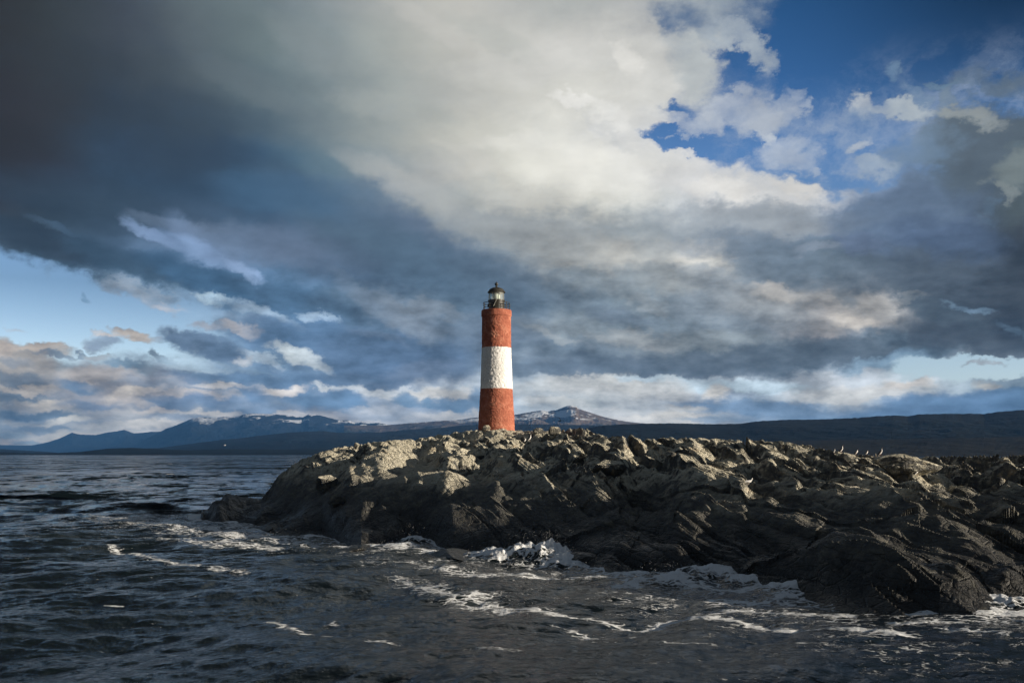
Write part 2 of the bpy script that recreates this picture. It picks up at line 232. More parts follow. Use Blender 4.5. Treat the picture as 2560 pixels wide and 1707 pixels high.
# clear air
sky = n.new('ShaderNodeTexSky'); sky.sky_type = 'NISHITA'; sky.sun_disc = False
sky.sun_elevation = SUN_EL; sky.sun_rotation = SUN_AZ; sky.altitude = 0; sky.air_density = 1.0; sky.dust_density = .3; sky.ozone_density = 3.0
blue = n.vm('MULTIPLY', n.vm('SCALE', sky.outputs[0], scale=.10), n.ramp(n.rng(el, 0, R(25), 0, 1, 'LINEAR'), [(0,(.62,.6,.74,1)),(.22,(.62,.54,.58,1)),(.36,(.38,.37,.42,1)),(.5,(.46,.46,.53,1)),(.66,(.38,.45,.58,1)),(.8,(.17,.29,.43,1)),(1,(.09,.2,.30,1))])[0])
blue = n.vm('SCALE', blue, scale=n.m('MULTIPLY', n.m('MULTIPLY', thin, n.m('MULTIPLY_ADD', n.m('MULTIPLY', n.rng(az, R(13), R(28)), n.rng(el, R(13), R(24))), -.78, 1.0)), 2.0))
# thin torn veils drifting over the clear air
vw = n.vm('ADD', D3, n.vm('SCALE', n.vm('SUBTRACT', w2, (.5, .5, .5)), scale=.10))
veil = n.m('MULTIPLY', n.rng(n.noise(vw, 11, 9, .68), .42, .70), n.m('MULTIPLY', n.rng(el, R(22), R(17)), n.m('MULTIPLY', n.rng(az, R(2), R(8)), n.rng(el, R(7), R(11)))))
blue = n.mix(n.m('MULTIPLY', veil, .72), blue, n.vm('SCALE', (.42, .50, .62), scale=.62))
below = n.rng(dz, -.03, -.002)
fg = bpy.data.node_groups.new('sky_finish', 'ShaderNodeTree')
for nm, ty in (('Col', 'Color'), ('Cover', 'Float'), ('Relief', 'Float'), ('Edge', 'Float'), ('Blue', 'Color'), ('Below', 'Float')):
    fg.interface.new_socket(nm, in_out='INPUT', socket_type='NodeSocket'+ty)
fg.interface.new_socket('Background', in_out='OUTPUT', socket_type='NodeSocketShader')
q = N(fg); gi = q.new('NodeGroupInput').outputs; go = q.new('NodeGroupOutput').inputs
cc = q.vm('MULTIPLY', q.vm('SCALE', gi[0], scale=q.m('MULTIPLY', gi[2], .683)), (1.0, .99, .95))
cov = q.rng(q.m('ADD', gi[1], q.m('MULTIPLY', gi[3], q.m('MULTIPLY', q.rng(gi[1], 0.0, .25, .35, 1.0, 'LINEAR'), q.rng(gi[1], .8, 1.0, 1.0, .3, 'LINEAR')))), .02, 1.02)
fin = q.mix(gi[5], (.015, .02, .025, 1), q.mix(cov, gi[4], cc))
bg = q.new('ShaderNodeBackground'); fg.links.new(fin, bg.inputs[0]); fg.links.new(bg.outputs[0], go[0])
def finish(c, a_):
    gn = n.new('ShaderNodeGroup'); gn.node_tree = fg
    for k, v in enumerate((c, a_, rel, edge, blue, below)): n.put(gn.inputs[k], v)
    return gn.outputs[0]
def mixs(f, x, y):
    k = n.new('ShaderNodeMixShader'); nt.links.new(f, k.inputs[0]); nt.links.new(x, k.inputs[1]); nt.links.new(y, k.inputs[2]); return k.outputs[0]
MASS = []
for S in STROKES:
    sx, sy, rx, ry, an, col, cov_, st = S[:8]; soft = S[8] if len(S) > 8 else 0.0
    a_ = math.atan((sx-CX)/F); e_ = math.atan((HY-sy)/F*math.cos(a_))
    kx, ky = F/math.cos(a_)**2/100, -F/math.cos(a_)/math.cos(e_)**2/100        # source pixels per unit of pos
    ca, sa = math.cos(R(an)), math.sin(R(an))
    A = Vector((ca*kx/rx, sa*ky/rx, 0)); B = Vector((-sa*kx/ry, ca*ky/ry, 0)); p0 = Vector((a_*100, e_*100, 0))
    hx = 1.5*math.hypot(ca*rx, sa*ry)/kx; hy = 1.5*abs(math.hypot(sa*rx, ca*ry)/ky)
    A.z = -A.dot(p0); B.z = -B.dot(p0)
    MASS.append((p0, hx, hy, A, B, soft, st, col, cov_))
def tile(x0, x1, y0, y1):
    """the cloud masses that reach one window of directions, laid over the coarse table"""
    tg = bpy.data.node_groups.new('sky_window', 'ShaderNodeTree')
    tg.interface.new_socket('Pos', in_out='INPUT', socket_type='NodeSocketVector'); tg.interface.new_socket('Col', in_out='INPUT', socket_type='NodeSocketColor')
    tg.interface.new_socket('Col', in_out='OUTPUT', socket_type='NodeSocketColor'); tg.interface.new_socket('Cover', in_out='OUTPUT', socket_type='NodeSocketFloat')
    q = N(tg); gi = q.new('NodeGroupInput').outputs; go = q.new('NodeGroupOutput').inputs
    c_, a_ = gi[1], None
    for (p0, hx, hy, A, B, soft, st, col, cov_) in MASS:
        if p0.x+hx < x0 or p0.x-hx > x1 or p0.y+hy < y0 or p0.y-hy > y1: continue
        gn = q.new('ShaderNodeGroup'); gn.node_tree = g; I = gn.inputs
        tg.links.new(gi[0], I[0]); I[1].default_value = A; I[2].default_value = B; I[3].default_value = soft; I[4].default_value = st
        tg.links.new(c_, I[5])
        if a_ is None: I[6].default_value = 1.0
        else: tg.links.new(a_, I[6])
        if col is not None: I[7].default_value = tuple(lin(k) for k in col)+(1,)
        else: tg.links.new(c_, I[7])
        if cov_ is not None: I[8].default_value = cov_
        elif a_ is not None: tg.links.new(a_, I[8])
        else: I[8].default_value = 1.0
        c_, a_ = gn.outputs[0], gn.outputs[1]
    tg.links.new(c_, go[0])
    if a_ is None: a_ = q.m('ADD', 1.0, 0.0)
    tg.links.new(a_, go[1])
    gn = n.new('ShaderNodeGroup'); gn.node_tree = tg; nt.links.new(pos, gn.inputs[0]); nt.links.new(colr, gn.inputs[1])
    return finish(gn.outputs[0], gn.outputs[1])
px_, py_, _ = n.sep(pos)
XS = [R(v)*100 for v in (-60, -21, -14.5, -8, -1, 7, 13, 19, 60)]; YS = [R(v)*100 for v in (-30, 2.2, 4.2, 6.4, 9, 12.5, 17, 90)]
def split(i0, i1, j0, j1):
    if i1-i0 == 1 and j1-j0 == 1: return tile(XS[i0], XS[i1], YS[j0], YS[j1])
    if i1-i0 >= j1-j0:
        m_ = (i0+i1)//2; return mixs(n.m('GREATER_THAN', px_, XS[m_]), split(i0, m_, j0, j1), split(m_, i1, j0, j1))
    m_ = (j0+j1)//2; return mixs(n.m('GREATER_THAN', py_, YS[m_]), split(i0, i1, j0, m_), split(i0, i1, m_, j1))
front = split(0, len(XS)-1, 0, len(YS)-1)
# behind the viewer and overhead: broken grey cloud
gen_n = n.noise(D3, 2.2, 6, .6)
gen = n.ramp(gen_n, [(.30, (.024,.034,.050,1)), (.5, (.065,.080,.10,1)), (.68, (.18,.19,.20,1))])[0]
outer = n.m('MAXIMUM', n.rng(n.m('ABSOLUTE', az), R(28), R(42)), n.rng(el, R(25.5), R(40)))
sh = mixs(outer, front, finish(gen, .9))
ow = n.new('ShaderNodeOutputWorld'); nt.links.new(sh, ow.inputs[0])
world.cycles.sampling_method = 'MANUAL'; world.cycles.sample_map_resolution = 512
# ================================================================ helpers
rng0 = np.random.RandomState(7)
PERM = rng0.permutation(4096); PERM = np.concatenate([PERM, PERM, PERM])
GA = rng0.rand(4096)*2*np.pi; GXn, GYn = np.cos(GA), np.sin(GA)
def hsh(i, j, k=0): return PERM[(PERM[(i & 4095)] + (j & 4095) + k*131) % 4096]
def perlin(x, y, seed=0):
    xi = np.floor(x).astype(np.int64); yi = np.floor(y).astype(np.int64); xf = x-xi; yf = y-yi
    u = xf*xf*xf*(xf*(xf*6-15)+10); v = yf*yf*yf*(yf*(yf*6-15)+10)
    def g(a, b):
        h = hsh(xi+a, yi+b, seed); return GXn[h]*(xf-a)+GYn[h]*(yf-b)
    n0 = g(0,0)*(1-u)+g(1,0)*u; n1 = g(0,1)*(1-u)+g(1,1)*u
    return (n0*(1-v)+n1*v)*1.5
def fbm(x, y, oct=5, gain=.5, lac=2.03, seed=0):
    s = 0; a = 1; t = 0
    for k in range(oct):
        s = s + a*perlin(x, y, seed+k); t += a; a *= gain; x = x*lac+17.3; y = y*lac-9.1
    return s/t
def ridged(x, y, oct=5, gain=.5, lac=2.05, seed=0):
    s = 0; a = 1; t = 0
    for k in range(oct):
        s = s + a*(1-np.abs(perlin(x, y, seed+k))*2); t += a; a *= gain; x = x*lac+5.3; y = y*lac+3.1
    return s/t
def facets(x, y, seed=0, tilt=1.0, bias=(0, 0)):
    """crisp planar rock faces: in every cell a randomly tilted plane, the highest of the neighbours shows"""
    xi = np.floor(x).astype(np.int64); yi = np.floor(y).astype(np.int64); best = np.full(x.shape, -9.0)
    for a in (-1, 0, 1):
        for b in (-1, 0, 1):
            h = hsh(xi+a, yi+b, seed); h2 = PERM[(h+1777) % 4096]; h3 = PERM[(h2+911) % 4096]
            jx = (h/4096.0); jy = (h2/4096.0); cx = xi+a+jx; cy = yi+b+jy
            ddx, ddy = x-cx, y-cy; r = np.sqrt(ddx*ddx+ddy*ddy)
            gx, gy = GXn[h3]*tilt*jy+bias[0], GYn[h3]*tilt*jy+bias[1]
            best = np.maximum(best, (h3/4096.0)*.9 + gx*ddx+gy*ddy - .9*r - 6*np.maximum(r-.9, 0)**2)
    return best
def cells(x, y, seed=0):
    xi = np.floor(x).astype(np.int64); yi = np.floor(y).astype(np.int64); bd = np.full(x.shape, 99.0); val = np.zeros(x.shape)
    for a in (-1, 0, 1):
        for b in (-1, 0, 1):
            h = hsh(xi+a, yi+b, seed); h2 = PERM[(h+1777) % 4096]; d_ = (x-xi-a-h/4096.0)**2+(y-yi-b-h2/4096.0)**2
            val = np.where(d_ < bd, PERM[(h2+911) % 4096]/4096.0, val); bd = np.minimum(bd, d_)
    return val
def interp(px, pts):
    p = np.array(pts, float); return np.interp(px, p[:,0], p[:,1])
def sstep(a, b, x):
    t = np.clip((x-a)/(b-a), 0, 1); return t*t*(3-2*t)
def saw(t, steep=.16):
    """slow rise, quick fall, period 1"""
    f = t-np.floor(t); return np.where(f < 1-steep, f/(1-steep), (1-f)/steep)
def mesh_obj(name, verts, faces, mats, parent=None, smooth=False, attrs=None, midx=None):
    me = bpy.data.meshes.new(name); verts = np.asarray(verts, np.float32)
    if isinstance(faces, np.ndarray):
        me.vertices.add(len(verts)); me.vertices.foreach_set('co', verts.ravel())
        k = faces.shape[1]; me.loops.add(faces.size); me.loops.foreach_set('vertex_index', faces.astype(np.int32).ravel())
        me.polygons.add(len(faces)); me.polygons.foreach_set('loop_start', np.arange(0, faces.size, k, dtype=np.int32))
        me.update(calc_edges=True)
    else:
        me.from_pydata([tuple(map(float, v)) for v in verts], [], faces); me.update()
    for k, v in (attrs or {}).items():
        a = me.attributes.new(k, 'FLOAT', 'POINT'); a.data.foreach_set('value', np.asarray(v, np.float32).ravel())
    for m in (mats if isinstance(mats, (list, tuple)) else [mats]): me.materials.append(m)
    me.polygons.foreach_set('use_smooth', np.full(len(me.polygons), smooth))
    if midx is not None: me.polygons.foreach_set('material_index', np.asarray(midx, np.int32))
    o = bpy.data.objects.new(name, me); scene.collection.objects.link(o)
    if parent is not None: o.parent = parent
    return o
def grid_faces(nr, nc, wrap=False):
    i = np.arange(nr-1)[:,None]; j = np.arange(nc if wrap else nc-1)[None,:]; j1 = (j+1) % nc
    return np.stack([i*nc+j, i*nc+j1, (i+1)*nc+j1, (i+1)*nc+j], -1).reshape(-1, 4)
def tag(o, label=None, cat=None, group=None, kind=None):
    for k, v in (('label', label), ('category', cat), ('group', group), ('kind', kind)):
        if v: o[k] = v
    return o
def mat(name):
    m = bpy.data.materials.new(name); m.use_nodes = True; t = m.node_tree; t.nodes.clear()
    q = N(t); bs = q.new('ShaderNodeBsdfPrincipled'); o = q.new('ShaderNodeOutputMaterial'); t.links.new(bs.outputs[0], o.inputs[0])
    return m, q, bs
def bump(q, h, strength, dist, bs, prev=None):
    b = q.new('ShaderNodeBump'); b.inputs['Strength'].default_value = strength; b.inputs['Distance'].default_value = dist
    q.put(b.inputs['Height'], h)
    if prev is not None: q.t.links.new(prev, b.inputs['Normal'])
    if bs is not None: q.t.links.new(b.outputs[0], bs.inputs['Normal'])
    return b.outputs[0]

# ================================================================ rocky island
WATER = [(440,1296),(503,1300),(566,1311),(653,1330),(805,1333),(903,1366),(1045,1355),(1132,1382),(1306,1388),(1415,1404),(1545,1437),(1700,1448),(1796,1453),(1894,1469),(2035,1491),(2068,1507),(2177,1524),(2395,1535),(2503,1524),(2560,1513),(2700,1520),(2900,1530),(3300,1540)]
SKYL = [(440,1330),(490,1310),(503,1292),(533,1252),(571,1233),(609,1241),(653,1244),(675,1219),(697,1186),(751,1148),(805,1127),(871,1112),(925,1105),(980,1098),(1034,1097),(1088,1088),(1132,1081),(1190,1073),(1241,1072),(1300,1075),(1360,1076),(1415,1073),(1453,1068),(1480,1078),(1524,1092),(1562,1087),(1611,1098),(1676,1093),(1741,1093),(1850,1099),(1959,1102),(2014,1112),(2068,1123),(2133,1134),(2209,1139),(2286,1141),(2395,1139),(2560,1137),(2750,1132),(3000,1125),(3300,1120)]
SDEP = [(440,61),(503,61),(600,60),(650,60),(700,61),(750,63),(900,68),(1100,73.6),(1241,74.2),(1360,73),(1450,69),(1560,60),(1700,60),(1850,62),(2000,67),(2100,72),(2250,75),(2560,70),(3300,62)]
BRK = [(440,1300),(503,1296),(540,1262),(640,1258),(700,1225),(760,1190),(850,1182),(950,1190),(1100,1182),(1250,1186),(1400,1190),(1600,1188),(1800,1195),(2000,1200),(2200,1208),(2560,1212),(3300,1200)]
BDEP = [(440,60.5),(503,60.5),(600,58),(700,57),(800,56),(950,52),(1100,49),(1250,47),(1400,47),(1550,44),(1700,42),(1850,41),(2000,40),(2200,38),(2560,38),(3300,38)]
def zof(py, Y): return EYE + (HY-py)/F*Y
def island_base(px, Y):
    yw = EYE*F/(interp(px, WATER)-HY); ys = interp(px, SDEP); zs = zof(interp(px, SKYL), ys)
    yb = np.maximum(interp(px, BDEP), yw+.3); zb = zof(interp(px, BRK), yb); ys = np.maximum(ys, yb+.5)
    t1 = np.clip((Y-yw)/(yb-yw), -3, 1); t2 = np.clip((Y-yb)/(ys-yb), 0, 1); t3 = np.maximum(Y-ys, 0)
    front = np.where(t1 < 0, t1*1.6, (t1**.85)*zb)
    z = np.where(Y < yb, front, zb+(zs-zb)*(t2**1.15))
    z = z - t3*.06 - np.maximum(t3-6, 0)**1.3*.12
    return z, yw, yb, ys
RIDGES = [  # crests running down the seaward side: polylines of (px, py, metres away), height and half-width in metres
    ([(1420,1188,56),(1560,1212,50),(1680,1236,46),(1790,1275,41),(1900,1325,36)], .75, 1.4),
    ([(1640,1290,40),(1800,1330,36),(1950,1365,33),(2100,1400,30),(2300,1455,27),(2420,1490,25.5)], .55, 1.2),
    ([(2100,1310,38),(2250,1375,33),(2400,1440,29.5),(2520,1500,26.5)], .7, 1.4),
    ([(1500,1165,57),(1560,1160,56)], 1.1, 1.6), ([(2080,1425,30),(2180,1470,27.5),(2260,1515,25.6)], .65, 1.5),
    ([(800,1140,62),(930,1130,64),(1090,1095,70)], .25, 2.5), ([(1150,1100,70),(1290,1170,58)], .4, 1.3), ([(2000,1190,46),(2160,1205,42)], .8, 2.0),
]
def seg_d(X, Y, pts):
    d = np.full(X.shape, 1e9)
    for (a, b) in zip(pts[:-1], pts[1:]):
        ax, ay = (a[0]-CX)/F*a[2], a[2]; bx, by = (b[0]-CX)/F*b[2], b[2]
        vx_, vy_ = bx-ax, by-ay; t = np.clip(((X-ax)*vx_+(Y-ay)*vy_)/(vx_*vx_+vy_*vy_), 0, 1)
        d = np.minimum(d, np.hypot(X-ax-t*vx_, Y-ay-t*vy_))
    return d
def island_height(X, Y):
    px = CX+F*X/np.maximum(Y, 1)
    z, yw, yb, ys = island_base(px, Y)
    # the whole outcrop is laid in tilted beds that strike towards the viewer
    V0 = .93*X+.37*Y; U = -.37*X+.93*Y
    w1 = fbm(V0*.10, U*.035, 4, seed=1); w2 = fbm(V0*.38+5, U*.13, 4, seed=11)
    V = V0 + 1.5*w1 + .45*w2
    jog = cells((V+.5*w2)/2.6, (U+1.2*w2)/6.0, 71); jog2 = cells((V+.3*w2)/.9, (U+.8*w2)/2.2, 72)
    V = V+(jog-.5)*.5+(jog2-.5)*.12
    right = sstep(1060, 1350, px); leftf = 1-sstep(900, 1350, px)
    am = .55+.9*sstep(-.25, .45, fbm(X*.13+3, Y*.13, 3, seed=21))
    def sw(t, st): return saw(t, st)*(1-flip)+saw(-t, st)*flip
    flip = np.clip(sstep(-1, 5, Y-yb) + .55*sstep(-.05, .35, fbm(X*.11+9, Y*.11, 3, seed=23))*right, 0, 1)     # up on top the broad bed faces look to the sun
    wb = fbm(V*.33, U*.05, 3, seed=25); a2 = .25+1.1*sstep(-.2, .3, fbm(X*.5+3, Y*.28, 3, seed=26))
    beds = (sw(V/5.2+.5*wb, .22)-.5)*.70*am + (sw(V/1.75+.3*w1+1.1*wb, .14)-.5)*.62*am + (sw(V/.62+w2*.4+2.6*wb, .18)-.5)*.13*a2 + (sw(V/.23+w2*.6+5*wb, .25)-.5)*.035*(1.4-a2)
    beds = beds*(.3+.7*right)*(1-.45*sstep(2, 9, Y-yb)*(1-sstep(1750, 2100, px)))
    plate0 = sstep(0, 6, Y-yb)
    # broken blocks, sharper and smaller up on the plateau
    bx, by = X+.5*w2*3, Y+.4*w1*3
    blk = (facets(bx/4.6, by/6.0, 3, 1.0, (-.5, .1))-.1)*1.35 + (facets(bx/2.3+7, by/3.1, 8, 1.2, (-.45, .1))-.1)*.75 + (facets(bx/1.1, by/1.5, 4, 1.3, (-.4, .12))-.1)*.36 + (facets(bx/.5, by/.7, 5, 1.2)-.1)*(.07+.09*plate0) + (facets(X/.2, Y/.3, 6, 1.2)-.1)*(.012+.03*plate0)
    rdg = ridged(X*.42, Y*.25, 5, seed=31)*.10
    plate = sstep(0, 6, Y-yb)
    smooth_face = (1-plate)*(1-sstep(1150, 1500, px))*sstep(600, 760, px)
    rough = 1-.45*smooth_face
    beds = beds + (jog-.5)*.30*right + (jog2-.5)*.08
    hgt = (beds + blk*(.85+.1*plate)*(1-.58*right*(1-plate)) + rdg*(1+.6*plate))*rough
    wpx = np.ones_like(px)
    tip = sstep(640, 760, px); hgt = hgt*(.8+.2*tip)
    # keep the crest line where it belongs and let the relief grow away from it
    near = np.exp(-((Y-ys)/3.0)**2)
    hgt = hgt*(1-.3*near) - .05*near
    tower = np.exp(-(((X+1.18)**2+(Y-75)**2)/2.6**2)**2); hgt = hgt*(1-.75*tower)
    edge = sstep(-1.0, 1.6, Y-yw); hgt = hgt*(.35+.65*edge)
    # one broad smooth face on the left shoulder, tilted to the sun
    fx0, fy0 = -6.3, 57.5; mk = np.exp(-(((X-fx0)/2.4)**2+((Y-fy0)/5.2)**2)**1.6)
    hgt = hgt*(1-.75*mk) + mk*(-.55*(X-fx0)+.1) + mk*w2*.5
    for pts, hh, wd in RIDGES:
        dd = seg_d(X, Y, pts)+.25*w2; hgt = hgt + hh*np.exp(-np.abs(dd/wd)**1.2)*.7
    z = z + hgt
    lft = np.clip((505-px)/14.0, 0, 3); z = z - lft*2
    return z
NC, NR = 1350, 620
pxg = np.concatenate([np.linspace(462, 2640, 1180), np.linspace(2645, 3700, 170)])
ywg = EYE*F/(interp(pxg, WATER)-HY); ysg = np.maximum(interp(pxg, SDEP), ywg+2)
# rows: even steps of the angle under the horizon in front, plain metres over the back
tt = np.concatenate([np.linspace(-.12, 0, 24)[:-1], np.linspace(0, 1, 520), 1+np.linspace(0, .75, 78)[1:]])
TT, YW = np.meshgrid(tt, ywg, indexing='ij'); YS = np.broadcast_to(ysg, TT.shape); PX = np.broadcast_to(pxg, TT.shape)
inv = 1/YW+(1/YS-1/YW)*np.clip(TT, 0, 1)*.6; lin_ = YW+(YS-YW)*np.clip(TT, 0, 1)
YY = np.where(TT < 0, YW+TT*30, .5/inv*0+.5*lin_+.5*(1/(1/YW+(1/YS-1/YW)*np.clip(TT, 0, 1))))
YY = np.where(TT > 1, YS+(TT-1)*50, YY)
XX = (PX-CX)/F*YY
ZZ = island_height(XX, YY)
# settle the crest so that its mean line has the height of the real one
top_ = np.min((HY-(ZZ-EYE)/YY*F)[:600], axis=0); want = interp(pxg, SKYL); kk = np.exp(-np.linspace(-2, 2, 25)**2); kk /= kk.sum()
dlt = np.convolve(np.pad(top_-want, 12, mode='edge'), kk, mode='valid')
ZZ = ZZ + (dlt-1.5)/F*YY*sstep(-.05, .45, TT)
tw = np.exp(-(((XX+1.17)/2.6)**2+((YY-74.6)/2.7)**2)**2)
ZZ = ZZ*(1-tw)+tw*(5.74+.55*(ZZ-5.4)*(ZZ > 5.4)*.5+.14*fbm(XX*2.2, YY*2.2, 4, seed=301)+(facets(XX/.5, YY/.6, 302)-.1)*.16)
PY = HY-(ZZ-EYE)/YY*F
def on_island(px, py=None, back=0):
    """ground point seen at source pixel px: at row py, or on the crest line when py is None"""
    j = int(np.argmin(np.abs(pxg-px))); col_ = PY[:, j]; top = np.minimum.accumulate(col_)
    if py is None:
        i = int(np.argmin(col_[:600])) + back
    else:
        vis = np.where((top <= py) & (tt > 0))[0]; i = int(vis[0]) if len(vis) else int(np.argmin(col_))
    return Vector((XX[i, j], YY[i, j], ZZ[i, j]))

m_rock, q, bs = mat('rock')
geo = q.new('ShaderNodeNewGeometry'); P_ = geo.outputs['Position']; Nn = geo.outputs['Normal']
_, _, nz = q.sep(Nn); X_, Y_, Z_ = q.sep(P_)
n1 = q.noise(P_, .55, 6, .6); n2 = q.noise(P_, 2.6, 8, .65); n3 = q.noise(P_, 11, 5, .6)
sv = q.m('ADD', q.m('MULTIPLY', X_, .93), q.m('MULTIPLY', Y_, .37)); su = q.m('ADD', q.m('MULTIPLY', X_, -.37), q.m('MULTIPLY', Y_, .93))
sc_ = q.com(q.m('MULTIPLY', sv, 6.0), q.m('MULTIPLY', su, .7), q.m('MULTIPLY', Z_, 7.0))
st_ = q.noise(sc_, 1.0, 6, .62)
base = q.ramp(q.m('ADD', q.m('MULTIPLY', n2, .6), q.m('MULTIPLY', st_, .4)), [(.32, (.046,.048,.050,1)), (.47, (.095,.096,.093,1)), (.60, (.19,.18,.145,1)), (.72, (.36,.33,.25,1))])[0]
guano = q.ramp(q.m('ADD', q.m('MULTIPLY', n2, .5), q.m('MULTIPLY', n3, .5)), [(.36, (.27,.25,.185,1)), (.53, (.60,.56,.44,1)), (.66, (.86,.84,.76,1))])[0]
up = q.rng(nz, .35, .95)
hi = q.rng(q.m('ADD', Z_, q.m('MULTIPLY', q.m('SUBTRACT', n1, .5), 3.0)), 1.9, 3.3)
gf = q.m('MULTIPLY', hi, q.rng(q.m('ADD', q.m('ADD', q.m('MULTIPLY', n2, 1.0), q.m('MULTIPLY', n1, .6)), q.m('MULTIPLY', up, .35)), .80, 1.04))
c1 = q.mix(q.m('MULTIPLY', gf, .92), base, guano)
ochre = q.m('MULTIPLY', q.rng(q.noise(P_, 1.3, 5, .6), .56, .68), .5)
c1 = q.mix(q.m('MULTIPLY', ochre, hi), c1, (.34, .24, .13, 1))
wet = q.rng(q.m('ADD', Z_, q.m('MULTIPLY', q.m('SUBTRACT', n1, .5), 2.2)), 0.7, 2.1, 1, 0)       # tidal weed and wet rock, deepened to paint in shade on the lower face
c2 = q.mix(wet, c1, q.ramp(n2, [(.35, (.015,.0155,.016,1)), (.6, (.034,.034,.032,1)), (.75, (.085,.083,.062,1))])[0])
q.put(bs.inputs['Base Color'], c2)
q.put(bs.inputs['Roughness'], q.mixf(q.m('MULTIPLY', wet, q.rng(n3, .4, .7, 1, .6)), .85, .34)); bs.inputs['Specular IOR Level'].default_value = .35
hh = q.m('ADD', q.m('MULTIPLY', st_, .7), q.m('ADD', q.m('MULTIPLY', n2, .5), q.m('MULTIPLY', n3, .28)))
cr = q.vor(q.com(q.m('MULTIPLY', sv, 1.6), q.m('MULTIPLY', su, .8), q.m('MULTIPLY', Z_, 1.8)), 1.7, 'DISTANCE_TO_EDGE')
hh = q.m('ADD', hh, q.m('MULTIPLY', q.rng(cr, 0, .09), .22))
bump(q, hh, .9, .30, bs)
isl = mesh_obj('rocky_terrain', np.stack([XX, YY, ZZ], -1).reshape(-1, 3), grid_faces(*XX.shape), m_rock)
tag(isl, kind='structure')

# ================================================================ far shores
def far_range(name, skyl, D, D0, depth, relief, material, px0, px1, ncol, nrow=46, seed=0, rough=1.0, foot=0.0):
    pxs = np.linspace(px0, px1, ncol); H = zof(interp(pxs, skyl), D)
    s = np.linspace(0, 1, nrow); S_, PXX = np.meshgrid(s, pxs, indexing='ij'); HH_ = np.broadcast_to(H, S_.shape)
    Yr = D0+(D-D0)*S_; Xr = (PXX-CX)/F*Yr; k = 1000.0/depth
    nse = fbm(Xr/depth*3, Yr/depth*3, 6, .55, seed=seed); rdg = ridged(Xr/depth*2.2+7, Yr/depth*1.6, 6, .55, seed=seed+9)
    env = np.sin(np.pi*np.clip(S_, 0, 1))**.8
    Zr = -3+(HH_+3)*(S_**(1.0+foot)) + relief*env*(nse*.8+(rdg-.6)*.9)*(HH_/np.max(H))
    fine = fbm(PXX*.06, PXX*0+3, 5, .6, seed=seed+3)*rough*D/F*1.6
    Zr = Zr + np.where(S_ > .93, fine, 0)
    mx = EYE + (HH_-EYE)*Yr/D + fine*Yr/D       # nothing in front rises over the crest line
    Zr = np.minimum(Zr, np.where(S_ < .95, mx-D/F*.4, 1e9))
    back = np.stack([Xr[-1]*1.12, Yr[-1]*1.12, np.full(ncol, -5.0)], -1)
    V_ = np.concatenate([np.stack([Xr, Yr, Zr], -1).reshape(-1, 3), back])
    o = mesh_obj(name, V_, grid_faces(nrow+1, ncol), material, smooth=False); tag(o, kind='structure'); return o
def land_mat(name, low, high, z0, z1, sc, snow=None, rock=None, dens=0):
    m, q, bs = mat(name); g_ = q.new('ShaderNodeNewGeometry'); P_ = g_.outputs['Position']; _, _, nz = q.sep(g_.outputs['Normal']); _, _, Z_ = q.sep(P_)
    a = q.noise(P_, 1.0/sc, 8, .65); b = q.noise(P_, 6.0/sc, 6, .6)
    c = q.mix(q.rng(q.m('ADD', q.m('DIVIDE', Z_, z1), q.m('MULTIPLY', q.m('SUBTRACT', a, .5), .9)), z0/z1-.05, z0/z1+.15), low, high)
    c = q.mix(q.m('MULTIPLY', q.rng(b, .4, .7), .5), c, q.vm('SCALE', c, scale=.55))
    if snow:
        zs, cov_ = snow; X_, Y_, _z = q.sep(P_)
        sv_ = q.com(q.m('MULTIPLY', X_, 1.0/sc), q.m('MULTIPLY', Y_, .25/sc), q.m('MULTIPLY', Z_, 3.4/sc))
        k = q.noise(sv_, 3.2, 7, .6)
        f = q.m('MULTIPLY', q.rng(k, cov_, cov_+.025), q.rng(q.m('ADD', Z_, q.m('MULTIPLY', q.m('SUBTRACT', a, .5), z1*.5)), zs, zs*1.12))
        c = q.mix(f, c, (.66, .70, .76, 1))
    q.put(bs.inputs['Base Color'], c); bs.inputs['Roughness'].default_value = .95; bs.inputs['Specular IOR Level'].default_value = .05
    bump(q, b, .5, sc*.05, bs)
    return m
m_snow = land_mat('snowy_mountain', (.007,.010,.011,1), (.018,.019,.021,1), 250, 500, 900, (340, .50))  # slopes near black: cloud shadow over the range is put into the colour
m_brown = land_mat('brown_mountain', (.022,.028,.020,1), (.15,.115,.085,1), 205, 420, 700, (290, .515))
m_for = land_mat('forest_slope', (.009,.012,.010,1), (.018,.020,.018,1), 60, 200, 300)
m_near = land_mat('near_slope', (.026,.024,.016,1), (.014,.015,.013,1), 22, 140, 220)
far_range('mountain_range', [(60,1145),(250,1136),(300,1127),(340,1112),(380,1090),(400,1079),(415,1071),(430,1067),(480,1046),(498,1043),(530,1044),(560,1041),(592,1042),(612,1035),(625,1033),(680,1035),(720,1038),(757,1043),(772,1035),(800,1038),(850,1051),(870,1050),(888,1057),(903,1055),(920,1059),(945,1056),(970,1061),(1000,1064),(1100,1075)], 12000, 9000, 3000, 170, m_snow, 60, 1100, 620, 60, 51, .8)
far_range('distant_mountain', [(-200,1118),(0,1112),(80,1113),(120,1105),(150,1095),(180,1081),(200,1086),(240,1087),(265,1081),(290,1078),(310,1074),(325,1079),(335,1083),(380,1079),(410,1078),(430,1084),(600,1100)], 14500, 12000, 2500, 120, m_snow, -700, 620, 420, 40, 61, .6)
far_range('brown_mountain', [(960,1063),(1040,1056),(1100,1052),(1150,1049),(1190,1043),(1230,1041),(1284,1037),(1320,1031),(1345,1026),(1355,1025),(1370,1028),(1392,1024),(1405,1019),(1418,1014),(1428,1013),(1440,1016),(1448,1022),(1475,1031),(1500,1039),(1530,1047),(1570,1054),(1610,1058),(1700,1064)], 9500, 6800, 2400, 150, m_brown, 860, 1760, 560, 60, 71, .8)
